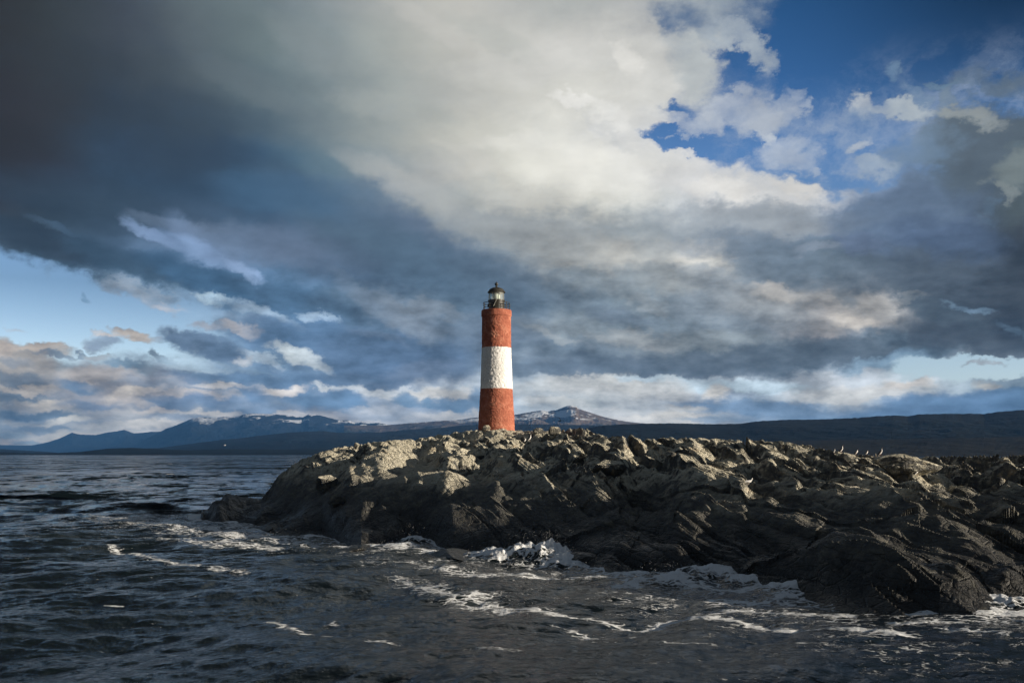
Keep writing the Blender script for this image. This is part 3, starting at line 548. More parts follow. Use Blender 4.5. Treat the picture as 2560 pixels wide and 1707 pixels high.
far_range('dark_hills', [(-900,1118),(0,1122),(150,1131),(260,1127),(400,1119),(560,1098),(600,1095),(647,1089),(720,1081),(773,1078),(810,1077),(843,1081),(900,1082),(955,1080),(1030,1073),(1096,1070),(1150,1063),(1240,1060),(1330,1060),(1450,1062),(1600,1064),(1800,1070)], 5600, 3300, 1500, 40, m_for, -1500, 1900, 700, 40, 81, 1.2, .15)
far_range('low_shore', [(-900,1126),(0,1129),(110,1133),(200,1129),(270,1121),(330,1119),(400,1122),(470,1125),(560,1122),(800,1124),(1100,1125),(1800,1126)], 3000, 2450, 600, 6, m_for, -1600, 1900, 500, 14, 91, .8)
far_range('right_hills', [(1350,1090),(1430,1078),(1480,1068),(1520,1062),(1560,1060),(1640,1058),(1700,1058),(1780,1060),(1850,1059),(1890,1053),(1960,1049),(2050,1048),(2150,1044),(2180,1041),(2230,1038),(2270,1040),(2300,1035),(2380,1034),(2460,1034),(2500,1029),(2560,1024),(2700,1015),(3200,1000),(4200,990)], 2900, 1900, 900, 22, m_for, 1280, 4600, 800, 50, 101, 1.3, .1)
far_range('right_shore', [(1380,1112),(1500,1108),(1700,1105),(1900,1102),(2100,1100),(2300,1096),(2560,1092),(3200,1085),(4200,1080)], 1850, 1450, 400, 6, m_near, 1330, 4600, 600, 18, 111, .8)
# ================================================================ sea
def wave_tile(n_, L, wind, wdir, seed, long_cut, rms):
    rs = np.random.RandomState(seed); k1 = np.fft.fftfreq(n_, L/n_)*2*np.pi
    KX, KY = np.meshgrid(k1, k1, indexing='xy'); K = np.hypot(KX, KY); K[0, 0] = 1e-6
    Lw = wind*wind/9.81; cosw = (KX*math.cos(wdir)+KY*math.sin(wdir))/K
    Pk = np.exp(-1/(K*Lw)**2)/K**3.7*(np.abs(cosw)**1.6*.85+.15)*np.exp(-(K*.03)**2)
    Pk[K < 2*np.pi/long_cut] = 0
    h = (rs.randn(n_, n_)+1j*rs.randn(n_, n_))*np.sqrt(Pk)
    z = np.real(np.fft.ifft2(h)); s_ = rms/z.std(); h = h*s_
    z = np.real(np.fft.ifft2(h)); dX = np.real(np.fft.ifft2(-1j*h*KX/K)); dY = np.real(np.fft.ifft2(-1j*h*KY/K))
    ch = 1.15
    jxx = 1+ch*np.real(np.fft.ifft2(h*KX*KX/K)); jyy = 1+ch*np.real(np.fft.ifft2(h*KY*KY/K)); jxy = ch*np.real(np.fft.ifft2(h*KX*KY/K))
    return [z, ch*dX, ch*dY, jxx*jyy-jxy*jxy]
def samp(tile_, L, X, Y):
    n_ = tile_[0].shape[0]; u_ = (X/L*n_) % n_; v_ = (Y/L*n_) % n_; i = np.floor(u_).astype(int); j = np.floor(v_).astype(int); a = u_-i; b = v_-j
    i %= n_; j %= n_; i1 = (i+1) % n_; j1 = (j+1) % n_
    return [t[j, i]*(1-a)*(1-b)+t[j, i1]*a*(1-b)+t[j1, i]*(1-a)*b+t[j1, i1]*a*b for t in tile_]
TL = 110.0; T1 = wave_tile(1024, TL, 5.6, R(-62), 5, 26, .115); T2 = wave_tile(512, 37.0, 3.0, R(-20), 9, 6, .024)
dpy = np.concatenate([[6000, 2600, 1500, 1000, 800, 720], np.arange(640, 420, -1.1), np.arange(420, 160, -.62), np.arange(160, 40, -1.1), 40*np.exp(-np.linspace(0, 1, 70)*math.log(40/.42))[0:]])
rr = EYE*F/dpy
azd = np.concatenate([np.linspace(-29.2, 29.2, 1300), np.arange(31, 329, 2.0)]); azr = np.radians(azd)
RR, AA = np.meshgrid(rr, azr, indexing='ij'); SX, SY = RR*np.sin(AA), RR*np.cos(AA)
o1 = samp(T1, TL, SX, SY); ang = .5; rx_, ry_ = SX*math.cos(ang)-SY*math.sin(ang), SX*math.sin(ang)+SY*math.cos(ang)
o2 = samp(T2, 37.0, rx_, ry_)
fade = 1-sstep(90, 420, RR)*.88; fade2 = 1-sstep(40, 110, RR)
swell = fbm(SX*.045, SY*.03, 3, seed=141)*.50*(1-sstep(30, 90, RR))
SPX = CX+F*np.tan(np.clip(AA, -1.2, 1.2)); SPX = np.where(np.abs(((AA+np.pi) % (2*np.pi))-np.pi) < 1.2, SPX, 1e5)
ywat = EYE*F/(interp(np.clip(SPX, 440, 3300), WATER)-HY)
ds = np.where(SPX < 470, np.hypot(SX-(503-CX)/F*59.8, SY-59.8), np.where(SPX > 3300, 60, ywat-SY))
calm_ = .55+.45*sstep(0, 6, ds)
SZ = (o1[0]*fade + o2[0]*fade2)*calm_ + swell
HXd = (o1[1]*fade*(RR > 12) + o2[1]*fade2)*calm_; HYd = (o1[2]*fade*(RR > 12)+o2[2]*fade2)*calm_
def wp(px, py): Yw = EYE*F/(py-HY); return ((px-CX)/F*Yw, Yw)
def line_d(pts):
    d_ = np.full(SX.shape, 1e9); Q = [wp(*p) for p in pts]
    for (a, b) in zip(Q[:-1], Q[1:]):
        vx_, vy_ = b[0]-a[0], b[1]-a[1]; t = np.clip(((SX-a[0])*vx_+(SY-a[1])*vy_)/(vx_*vx_+vy_*vy_), 0, 1)
        d_ = np.minimum(d_, np.hypot(SX-a[0]-t*vx_, SY-a[1]-t*vy_))
    return d_
wob = fbm(SX*.5, SY*.35, 4, seed=151); wob2 = fbm(SX*1.6, SY*1.1, 4, seed=161)
foam = np.clip((.16-o1[3])*1.0, 0, .6)*fade                                  # breaking crests
foam = np.maximum(foam, 1.25*np.exp(-np.clip(ds, 0, 99)/1.5)*(ds > -6)*(.75+.5*wob))
foam = np.maximum(foam, .70*np.exp(-np.clip(ds, 0, 99)/6.0)*(ds > -6)*(.8+.9*wob))
LINES = [([(300,1290),(400,1312),(480,1322),(560,1330)], 2.6, .58), ([(500,1318),(600,1338),(700,1345),(800,1352)], 1.0, .78),
 ([(270,1362),(340,1385),(420,1400),(520,1425),(620,1443)], .40, .74), ([(740,1352),(860,1366),(1000,1376),(1130,1396),(1260,1408)], .8, .86), ([(560,1352),(640,1362),(760,1372)], .8, .66),
 ([(1020,1412),(1180,1435),(1240,1440)], .8, .62), ([(1010,1445),(1080,1470),(1160,1505),(1280,1520)], .8, .74), ([(1280,1512),(1400,1532),(1580,1556),(1680,1540),(1760,1536),(1850,1548),(1950,1572),(2100,1584),(2250,1605)], .42, .92),
 ([(1180,1490),(1240,1512),(1330,1520)], .8, .70), ([(1980,1500),(2080,1510),(2150,1522),(2300,1548),(2480,1556),(2600,1556)], .62, 1.05), ([(1800,1525),(1900,1530),(2000,1540),(2100,1545)], .5, .75), ([(2260,1575),(2330,1570),(2420,1580)], .4, .70),
 ([(680,1552),(740,1580),(800,1592)], .2, .74), ([(910,1618),(950,1632)], .25, .74), ([(1270,1436),(1400,1446),(1500,1452)], .7, .72), ([(1560,1470),(1620,1462),(1700,1466),(1790,1480),(1900,1476)], .7, .90),
 ([(1780,1500),(1900,1506),(2000,1496)], .5, .82), ([(820,1555),(835,1560)], .2, .7), ([(265,1506),(300,1507)], .09, .95), ([(370,1343),(460,1351),(560,1360)], .9, .62), ([(2020,1630),(2200,1640),(2300,1660)], .4, .55), ([(1500,1600),(1640,1622),(1800,1630)], .4, .5),
 ([(1380,1560),(1500,1590),(1600,1590)], .3, .6), ([(2380,1600),(2480,1610),(2560,1630)], .35, .62), ([(1200,1640),(1280,1650)], .3, .6)]
for pts, wd, st_v in LINES: foam = np.maximum(foam, st_v*np.exp(-(np.abs(line_d(pts)+.5*wd*wob*1.6+.35*wd*wob2)/(wd*.8))**1.5))
SPLASH = [(1325,1402,1.2,.42),(1375,1406,1.0,.72),(1410,1416,.8,.42),(1255,1400,1.4,.22),(1662,1462,.7,.42),(1745,1452,.8,.40),(1775,1452,.6,.35),(1862,1464,.5,.40),(2010,1486,.75,.34),(1960,1480,.7,.22),(1040,1366,.6,.62),(1000,1374,.8,.16),(640,1336,.5,.16),(780,1342,.5,.24),(690,1340,.4,.14),(1520,1428,.7,.25),(2470,1534,.7,.26),(2550,1530,.8,.26),(2395,1542,.6,.18),(2125,1518,.4,.32),(2350,1502,.5,.22),(585,1322,.4,.12),(925,1370,.6,.18),(1575,1447,.5,.2)]
for (px_s, py_s, rad, hgt) in SPLASH:
    cx_, cy_ = wp(px_s, py_s); r_ = np.hypot((SX-cx_)/1.5, SY-cy_)/rad + .28*wob + .25*wob2
    g_ = np.exp(-np.clip(r_, 0, 9)**2.2); SZ = SZ + g_*hgt*(.62+.10*ridged(SX*1.3, SY*1.0, 3, seed=171)+.34*fbm(SX*1.8, SY*1.6, 4, .45, seed=172)); foam = np.maximum(foam, g_*1.12)
foam = np.clip(foam, 0, .96)
rip = fbm(SX*2.4, SY*1.5, 4, seed=181)*.022*fade2; SZ = SZ+rip
m_sea, q, bs = mat('sea_water')
P_ = q.new('ShaderNodeNewGeometry').outputs['Position']; X_, Y_, Z_ = q.sep(P_)
fa = q.new('ShaderNodeAttribute'); fa.attribute_name = 'foam'; fo = fa.outputs['Fac']
Pf = q.com(q.m('MULTIPLY', X_, .62), Y_, 0.0)
f1 = q.noise(Pf, 1.5, 8, .68, .6); f2 = q.noise(Pf, 10.0, 6, .75)
lace = q.vor(q.vm('ADD', Pf, q.vm('SCALE', q.noise(Pf, 1.6, 4, .6, out=1), scale=.9)), 3.4, 'DISTANCE_TO_EDGE')
tex = q.m('ADD', q.m('ADD', q.m('MULTIPLY', f1, .75), q.m('MULTIPLY', f2, .60)), q.m('MULTIPLY', q.rng(lace, 0, .20, .20, -.08), 1.0))
fm = q.rng(q.m('ADD', tex, q.m('MULTIPLY', fo, .60)), .97, 1.16)
# scattered whitecaps far out
caps = q.noise(q.com(q.m('MULTIPLY', X_, .10), q.m('MULTIPLY', Y_, .035), 0.0), 1.0, 6, .72); dist = q.vm('LENGTH', P_)
cap = q.m('MULTIPLY', q.rng(caps, .655, .69), q.m('MULTIPLY', q.rng(dist, 60, 110), q.rng(dist, 1600, 500)))
cap2 = q.noise(q.com(q.m('MULTIPLY', X_, .35), q.m('MULTIPLY', Y_, .12), 3.0), 1.0, 5, .7)
cap = q.m('MAXIMUM', cap, q.m('MULTIPLY', q.rng(cap2, .70, .73), q.m('MULTIPLY', q.rng(dist, 30, 60), q.rng(dist, 300, 120))))
fm = q.m('MAXIMUM', fm, cap)
deep = q.mix(q.rng(fo, .15, .8), (.004, .0075, .0095, 1), (.011, .018, .017, 1))
q.put(bs.inputs['Base Color'], q.mix(fm, deep, (.84, .87, .90, 1)))
q.put(bs.inputs['Roughness'], q.mixf(fm, .10, .75)); bs.inputs['IOR'].default_value = 1.24
q.put(bs.inputs['Specular IOR Level'], q.mixf(fm, q.rng(dist, 25, 150, .46, .06, 'LINEAR'), .15))
rp = q.noise(q.com(X_, q.m('MULTIPLY', Y_, .8), 0.0), 3.2, 7, .66, .4); rq = q.noise(q.com(q.m('MULTIPLY', X_, .22), q.m('MULTIPLY', Y_, .16), 0.0), 1.0, 6, .62)
b1 = bump(q, rp, .40, .13, None)
b2 = bump(q, q.m('MULTIPLY', rq, q.rng(dist, 50, 400, 1.0, 5.0, 'LINEAR')), 1.0, .45, None, b1)
b3 = bump(q, q.m('ADD', fm, q.m('MULTIPLY', f2, fm)), .6, .12, None, b2)
# short chop too small for the mesh: tilts the surface itself, more with distance
ch1 = q.noise(q.com(q.m('MULTIPLY', X_, .32), q.m('MULTIPLY', Y_, .15), 0.0), 1.0, 5, .7, out=1); ch2 = q.noise(q.com(q.m('MULTIPLY', X_, .05), q.m('MULTIPLY', Y_, .018), 0.0), 1.0, 5, .65, out=1)
chop = q.vm('ADD', q.vm('SUBTRACT', ch1, (.5,.5,.5)), q.vm('SCALE', q.vm('SUBTRACT', ch2, (.5,.5,.5)), scale=.6))
nrm = q.vm('NORMALIZE', q.vm('ADD', b3, q.vm('MULTIPLY', q.vm('SCALE', chop, scale=q.rng(dist, 20, 150, .2, 6.0, 'LINEAR')), (1.0, 1.0, 0.0))))
q.t.links.new(nrm, bs.inputs['Normal'])
sea = mesh_obj('sea', np.stack([SX+HXd, SY+HYd, SZ], -1).reshape(-1, 3), grid_faces(*SX.shape, wrap=True), m_sea, smooth=True, attrs={'foam': foam}); tag(sea, kind='structure')

# thrown spray over the breaking crests
m_spray, q, bs = mat('spray'); bs.inputs['Base Color'].default_value = (.82, .85, .88, 1); bs.inputs['Roughness'].default_value = .6
rs = np.random.RandomState(3); SV, SF = [], []
tet = np.array([(1,1,1),(-1,-1,1),(-1,1,-1),(1,-1,-1)], float)
for (px_s, py_s, rad, hgt) in SPLASH:
    cx_, cy_ = wp(px_s, py_s)
    for _ in range(int(2200*rad*hgt)):
        a_, r_ = rs.rand()*6.283, abs(rs.randn())*rad*.7; up_ = rs.rand()**3*hgt*1.3
        p_ = np.array([cx_+1.5*r_*math.cos(a_)+up_*.25*rs.randn(), cy_+r_*math.sin(a_)*.7, hgt*.35+up_]); s_ = (.0025+.0055*rs.rand()**3)*(1.2-up_/(hgt*1.9))
        t_ = tet*rs.uniform(.5, 1.5, 3)*s_ ; k_ = len(SV)*4; SV.append(p_+t_); SF += [(k_, k_+1, k_+2), (k_, k_+3, k_+1), (k_, k_+2, k_+3), (k_+1, k_+3, k_+2)]
spray = mesh_obj('sea_spray', np.concatenate(SV), np.array(SF), m_spray); tag(spray, 'white spray thrown up where the waves break on the rocks', 'spray', kind='stuff')
# ================================================================ lighthouse
def lathe(profile, seg=48, cap=True, disp=None):
    r = np.array([p[0] for p in profile], float); z = np.array([p[1] for p in profile], float); th = np.arange(seg)/seg*2*np.pi
    RG, TG = np.meshgrid(r, th, indexing='ij'); ZG = np.broadcast_to(z[:,None], RG.shape)
    if disp is not None: RG = RG+disp(TG, ZG)
    V_ = np.stack([RG*np.cos(TG), RG*np.sin(TG), ZG], -1).reshape(-1, 3); Fc = [tuple(f) for f in grid_faces(len(r), seg, True).tolist()]
    if cap:
        k = len(r); Fc.append(tuple(range(seg))[::-1]); Fc.append(tuple((k-1)*seg+i for i in range(seg)))
    return V_, Fc
def box_v(c, s, rot=None):
    V_ = np.array([(x, y, z) for x in (-.5, .5) for y in (-.5, .5) for z in (-.5, .5)])*np.array(s)
    if rot is not None: V_ = V_ @ np.array(rot).T
    return V_+np.array(c), [(0,1,3,2),(4,6,7,5),(0,4,5,1),(2,3,7,6),(0,2,6,4),(1,5,7,3)]
def tube_v(a, b, r, seg=8):
    a, b = Vector(a), Vector(b); d_ = (b-a).normalized(); u_ = d_.orthogonal().normalized(); v_ = d_.cross(u_)
    V_ = [tuple(p+(u_*math.cos(t)+v_*math.sin(t))*r) for p in (a, b) for t in [i/seg*2*math.pi for i in range(seg)]]
    return np.array(V_), [(i, (i+1) % seg, seg+(i+1) % seg, seg+i) for i in range(seg)]+[tuple(range(seg))[::-1], tuple(range(seg, 2*seg))]
def ring_v(R_, r, z, seg=64, sub=8):
    th = np.arange(seg)/seg*2*np.pi; ph = np.arange(sub)/sub*2*np.pi; T_, P2 = np.meshgrid(th, ph, indexing='ij')
    V_ = np.stack([(R_+r*np.cos(P2))*np.cos(T_), (R_+r*np.cos(P2))*np.sin(T_), z+r*np.sin(P2)], -1).reshape(-1, 3)
    return V_, [(i*sub+j, ((i+1) % seg)*sub+j, ((i+1) % seg)*sub+(j+1) % sub, i*sub+(j+1) % sub) for i in range(seg) for j in range(sub)]
def join(parts):
    V_, Fc, k = [], [], 0
    for v, f in parts: V_.append(np.asarray(v)); Fc += [tuple(i+k for i in t) for t in f]; k += len(v)
    return np.concatenate(V_), Fc
LX, LY, LZ = -1.17, 75.0, 5.85
m_tower, q, bs = mat('painted_masonry')
P_ = q.new('ShaderNodeTexCoord').outputs['Object']; X_, Y_, Z_ = q.sep(P_)
jag = q.m('MULTIPLY', q.m('SUBTRACT', q.noise(P_, 5, 4, .6), .5), .10); zz = q.m('ADD', Z_, jag)
white = q.m('MULTIPLY', q.rng(zz, 2.99, 3.02, kind='LINEAR'), q.rng(zz, 6.11, 6.08, kind='LINEAR'))
na = q.noise(P_, 2.2, 7, .65); nb = q.noise(P_, 14, 5, .65); nc = q.noise(q.com(q.m('MULTIPLY', X_, 3.0), q.m('MULTIPLY', Y_, 3.0), q.m('MULTIPLY', Z_, .6)), 1.6, 6, .6)
red = q.ramp(q.m('ADD', q.m('MULTIPLY', na, .6), q.m('MULTIPLY', nb, .4)), [(.32, (.22,.070,.046,1)), (.5, (.38,.125,.078,1)), (.66, (.58,.27,.18,1))])[0]
whi = q.ramp(q.m('ADD', q.m('MULTIPLY', nc, .6), q.m('MULTIPLY', nb, .4)), [(.30, (.52,.50,.46,1)), (.45, (.78,.78,.77,1)), (.7, (.86,.86,.86,1))])[0]
c = q.mix(white, red, whi)
chip = q.rng(q.noise(P_, 7.5, 5, .6), .655, .68); c = q.mix(q.m('MULTIPLY', chip, .75), c, (.10, .085, .07, 1))
q.put(bs.inputs['Base Color'], c); bs.inputs['Roughness'].default_value = .85; bs.inputs['Specular IOR Level'].default_value = .25
bump(q, q.m('ADD', nb, q.noise(P_, 30, 3, .6)), .6, .035, bs)
def metal(name, col, rough=.55, met=0.0):
    m, q, bs = mat(name); P_ = q.new('ShaderNodeTexCoord').outputs['Object']; k = q.noise(P_, 7, 5, .6)
    q.put(bs.inputs['Base Color'], q.mix(q.rng(k, .45, .7), tuple(col)+(1,), tuple(v*1.7+.012 for v in col)+(1,))); bs.inputs['Roughness'].default_value = rough; bs.inputs['Metallic'].default_value = met
    bump(q, k, .2, .02, bs); return m
m_iron = metal('dark_iron', (.032, .030, .024), .5); m_brz = metal('lantern_metal', (.030, .027, .019), .5); m_rail = metal('rail_iron', (.018, .018, .018), .6)
m_pale = metal('pale_frame', (.50, .50, .45), .45)
m_glass, q, bs = mat('lantern_glass'); bs.inputs['Base Color'].default_value = (.9, .95, .9, 1); bs.inputs['Roughness'].default_value = .06; bs.inputs['Specular IOR Level'].default_value = .9
tb = q.new('ShaderNodeBsdfTransparent'); tb.inputs[0].default_value = (.93, .97, .94, 1); mx = q.new('ShaderNodeMixShader'); mx.inputs[0].default_value = .22
q.t.links.new(tb.outputs[0], mx.inputs[1]); q.t.links.new(bs.outputs[0], mx.inputs[2]); q.t.links.new(mx.outputs[0], [x for x in q.t.nodes if x.type == 'OUTPUT_MATERIAL'][0].inputs[0])
m_lens, q, bs = mat('lens_glass'); bs.inputs['Base Color'].default_value = (.80, .86, .79, 1); bs.inputs['Roughness'].default_value = .15
m_panel, q, bs = mat('panel_glass'); bs.inputs['Base Color'].default_value = (.012, .013, .018, 1); bs.inputs['Roughness'].default_value = .25
lh = bpy.data.objects.new('lighthouse', None); scene.collection.objects.link(lh); lh.location = (LX, LY, LZ)
tag(lh, 'red and white banded stone lighthouse with glazed lantern on the rock crest', 'lighthouse')
zs_ = np.concatenate([np.linspace(-1.1, 8.45, 330)]); rad = np.interp(zs_, [-1.1, 0, 1.34, 1.37, 3.0, 6.1, 8.45], [1.40, 1.365, 1.325, 1.30, 1.212, 1.10, 1.085])
def rough_wall(T_, Z2):
    u_ = T_*1.2; return fbm(u_*5, Z2*5, 4, seed=201)*.016 + (facets(u_*7.5, Z2*8, 203, .9)-.25)*.024 + fbm(u_*17, Z2*17, 2, seed=205)*.014
V_, Fc = lathe(list(zip(rad, zs_)), 220, True, rough_wall); mesh_obj('tower', V_, Fc, m_tower, lh)
V_, Fc = lathe([(1.02,8.44),(1.13,8.45),(1.145,8.50),(1.13,8.88),(1.10,8.925),(.3,8.93)], 160, True, lambda T_, Z2: rough_wall(T_, Z2)*.6*(Z2 < 8.92)); mesh_obj('gallery', V_, Fc, m_tower, lh)
V_, Fc = lathe([(.625,8.93),(.625,9.0),(.60,9.02),(.60,9.60),(.64,9.62),(.64,9.68),(.5,9.685)], 64); mesh_obj('lantern_base', V_, Fc, m_brz, lh)
V_, Fc = lathe([(.57,9.69),(.57,10.25)], 8*3, False); V_o = mesh_obj('lantern_glazing', V_, Fc, m_glass, lh, smooth=True)
for k in range(8):
    t = (k+.35)/8*2*math.pi; v, f = tube_v((.585*math.cos(t), .585*math.sin(t), 9.68), (.585*math.cos(t), .585*math.sin(t), 10.26), .016, 6); mesh_obj('glazing_bar', v, f, m_brz, V_o)
V_, Fc = lathe([(.08,9.70),(.20,9.76),(.26,9.86),(.27,9.97),(.26,10.08),(.20,10.17),(.08,10.22)], 32, True, lambda T_, Z2: .012*np.sin(Z2*150)); mesh_obj('lens', V_, Fc, m_lens, lh, smooth=True)
prof = [(.50,10.245),(.66,10.25),(.675,10.28),(.655,10.32)]+[(.60*math.cos(a), 10.33+.33*math.sin(a)) for a in np.linspace(.15, 1.36, 14)]+[(.10,10.67),(.07,10.72)]
V_, Fc = lathe(prof, 64); roof = mesh_obj('roof', V_, Fc, m_iron, lh, smooth=False)
V_, Fc = lathe([(.085,10.70),(.065,10.76),(.07,10.80)]+[(.135*math.cos(a), 10.895+.135*math.sin(a)) for a in np.linspace(-1.0, 1.35, 10)]+[(.03,11.03),(.016,11.09)], 24); mesh_obj('finial', V_, Fc, m_iron, roof, smooth=True)
rail = mesh_obj('gallery_railing', *join([ring_v(.985, .024, 9.46), ring_v(.985, .018, 9.27), ring_v(.985, .018, 9.09)]), m_rail, lh)
for k in range(9):
    t = (k+.0)/9*2*math.pi; v, f = tube_v((.985*math.cos(t), .985*math.sin(t), 8.9), (.985*math.cos(t), .985*math.sin(t), 9.49), .030, 6); mesh_obj('rail_post', v, f, m_rail, rail)
rot = Matrix.Rotation(R(-24), 3, 'Y') @ Matrix.Rotation(R(20), 3, 'X')
rt = Matrix.Rotation(R(24), 3, 'Y')
v, f = box_v((-.36, -.74, 9.33), (.42, .03, .60), rt); pan = mesh_obj('solar_panel', v, f, m_panel, lh)
v, f = box_v((-.10, -.78, 9.36), (.035, .035, .56), rt); mesh_obj('panel_frame', v, f, m_pale, pan)
v, f = tube_v((-.38, -.72, 9.1), (-.38, -.45, 8.95), .02, 6); mesh_obj('panel_bracket', v, f, m_rail, pan)

# ================================================================ loose rocks
from mathutils import noise as mno
def boulder(name, loc, size, squash, seed, label, rz=0.0, m=None, sink=.25):
    rs = np.random.RandomState(seed); bpy_m = bpy.data.meshes.new('tmp')
    import bmesh
    bm = bmesh.new(); bmesh.ops.create_icosphere(bm, subdivisions=5, radius=1); V_ = np.array([v.co[:] for v in bm.verts]); Fc = np.array([[v.index for v in f.verts] for f in bm.faces]); bm.free(); bpy.data.meshes.remove(bpy_m)
    nn = rs.randn(15, 3); nn /= np.linalg.norm(nn, axis=1)[:,None]; dd = rs.uniform(.62, .95, 15)
    dots = V_ @ nn.T; r_ = np.min(np.where(dots > .05, dd/np.maximum(dots, .05), 9), axis=1); r_ = np.minimum(r_, 1.15)
    r_ = r_ + fbm(V_[:,0]*3+seed, V_[:,1]*3+V_[:,2]*2.3, 4, seed=seed % 7)*.07 + fbm(V_[:,0]*9+seed, V_[:,2]*9+V_[:,1]*5, 3, seed=3)*.03
    P3 = V_*r_[:,None]*np.array(squash)*size; c_, s_ = math.cos(rz), math.sin(rz); P3 = P3 @ np.array([[c_, s_, 0], [-s_, c_, 0], [0, 0, 1]])
    o = mesh_obj(name, P3, Fc, m or m_rock); o.location = Vector(loc)+Vector((0, 0, size*squash[2]*(1-sink*2))); tag(o, label, 'boulder' if name == 'boulder' else 'rock', 'loose boulders on the island' if name == 'boulder' else 'rocks awash in the surf')
    return o
boulder('boulder', on_island(816, 1222), .62, (1.05, .8, .85), 11, 'pointed boulder on the dark left slope catching sun on its top', .4, sink=.2)
boulder('boulder', on_island(845, 1262), .52, (1.3, .8, .6), 12, 'low pale-edged boulder just below the pointed one on the left slope', 1.0)
boulder('boulder', on_island(1525, 1186), .72, (1.1, .9, .95), 13, 'large smooth rounded boulder with one sunlit face, above the long streaked ridge', .3, sink=.38)
boulder('boulder', on_island(1199, 1148), .33, (1.2, .8, .75), 14, 'small pale tan block on the streaked slabs in front of the lighthouse', .2)
boulder('boulder', on_island(1677, 1146), .27, (1.1, .8, .8), 15, 'small square pale stone in the shaded hollow right of the middle', .2)
boulder('boulder', on_island(1213, 1076), .30, (1.1, .8, .8), 16, 'orange tinted stone lying against the left foot of the lighthouse', .5)
boulder('boulder', on_island(1346, 1082), .34, (1.3, .8, .7), 17, 'jagged pale stone on the crest a little right of the lighthouse', .1)
boulder('boulder', on_island(1385, 1082), .40, (1.2, .8, .75), 18, 'chunky stone standing on the crest under the flying bird', .9)
boulder('boulder', on_island(2262, 1168), .85, (1.7, .9, .5), 19, 'broad flat-topped boulder at the far right behind the standing bird', .1, sink=.42)
m_wet, q, bs = mat('wet_rock'); P_ = q.new('ShaderNodeNewGeometry').outputs['Position']; k = q.noise(P_, 4, 6, .6)
q.put(bs.inputs['Base Color'], q.mix(q.rng(k, .4, .7), (.012, .012, .011, 1), (.035, .033, .026, 1))); bs.inputs['Roughness'].default_value = .3; bump(q, k, .8, .15, bs)
for k, (px_b, py_b, sz, sq, lb) in enumerate([(1455,1412,.62,(1.5,1,.55),'low black rock in the white wash right of the biggest splash'), (1420,1402,.35,(1.2,.9,.7),'small black rock half buried in the biggest splash'), (900,1378,.5,(1.5,1,.5),'low black rock awash below the dark left slope'),
                                        (1150,1398,.9,(2.6,1,.32),'long low black slab with a pale wet rim awash near the middle'), (1015,1374,.45,(1.4,1,.5),'black rock between two patches of foam left of the long slab'), (2535,1545,.5,(1.6,1,.5),'black rock in the foam at the far right of the shore')]):
    x_, y_ = wp(px_b, py_b); boulder('surf_rock', (x_, y_, -.05), sz, sq, 31+k, lb, k*.7, m_wet, .32)

# ================================================================ birds
m_blk, q, bs = mat('black_plumage'); bs.inputs['Roughness'].default_value = .6
P_ = q.new('ShaderNodeTexCoord').outputs['Object']; q.put(bs.inputs['Base Color'], q.mix(q.rng(q.noise(P_, 30, 3), .4, .6), (.012, .012, .015, 1), (.028, .027, .030, 1)))
m_wht, q, bs = mat('white_plumage'); bs.inputs['Roughness'].default_value = .75
P_ = q.new('ShaderNodeTexCoord').outputs['Object']; q.put(bs.inputs['Base Color'], q.mix(q.rng(q.noise(P_, 26, 3), .4, .6), (.78, .77, .75, 1), (.88, .87, .86, 1)))
m_leg, q, bs = mat('bird_skin'); bs.inputs['Base Color'].default_value = (.30, .17, .12, 1)
def sweep(path, seg=14):
    """closed body: rings (x, z, rx, ry) following a bent spine in the bird's own side plane"""
    V_ = []; n_ = len(path)
    for i, (x, z, ra, rb) in enumerate(path):
        a = path[max(i-1, 0)]; b = path[min(i+1, n_-1)]; tx_, tz_ = b[0]-a[0], b[1]-a[1]; l = math.hypot(tx_, tz_); nx_, nz_ = -tz_/l, tx_/l
        for k in range(seg):
            t = k/seg*2*math.pi; V_.append((x+nx_*ra*math.cos(t), rb*math.sin(t), z+nz_*ra*math.cos(t)))
    Fc = [(i*seg+k, i*seg+(k+1) % seg, (i+1)*seg+(k+1) % seg, (i+1)*seg+k) for i in range(n_-1) for k in range(seg)]
    Fc += [tuple(range(seg))[::-1], tuple((n_-1)*seg+k for k in range(seg))]
    return np.array(V_), Fc
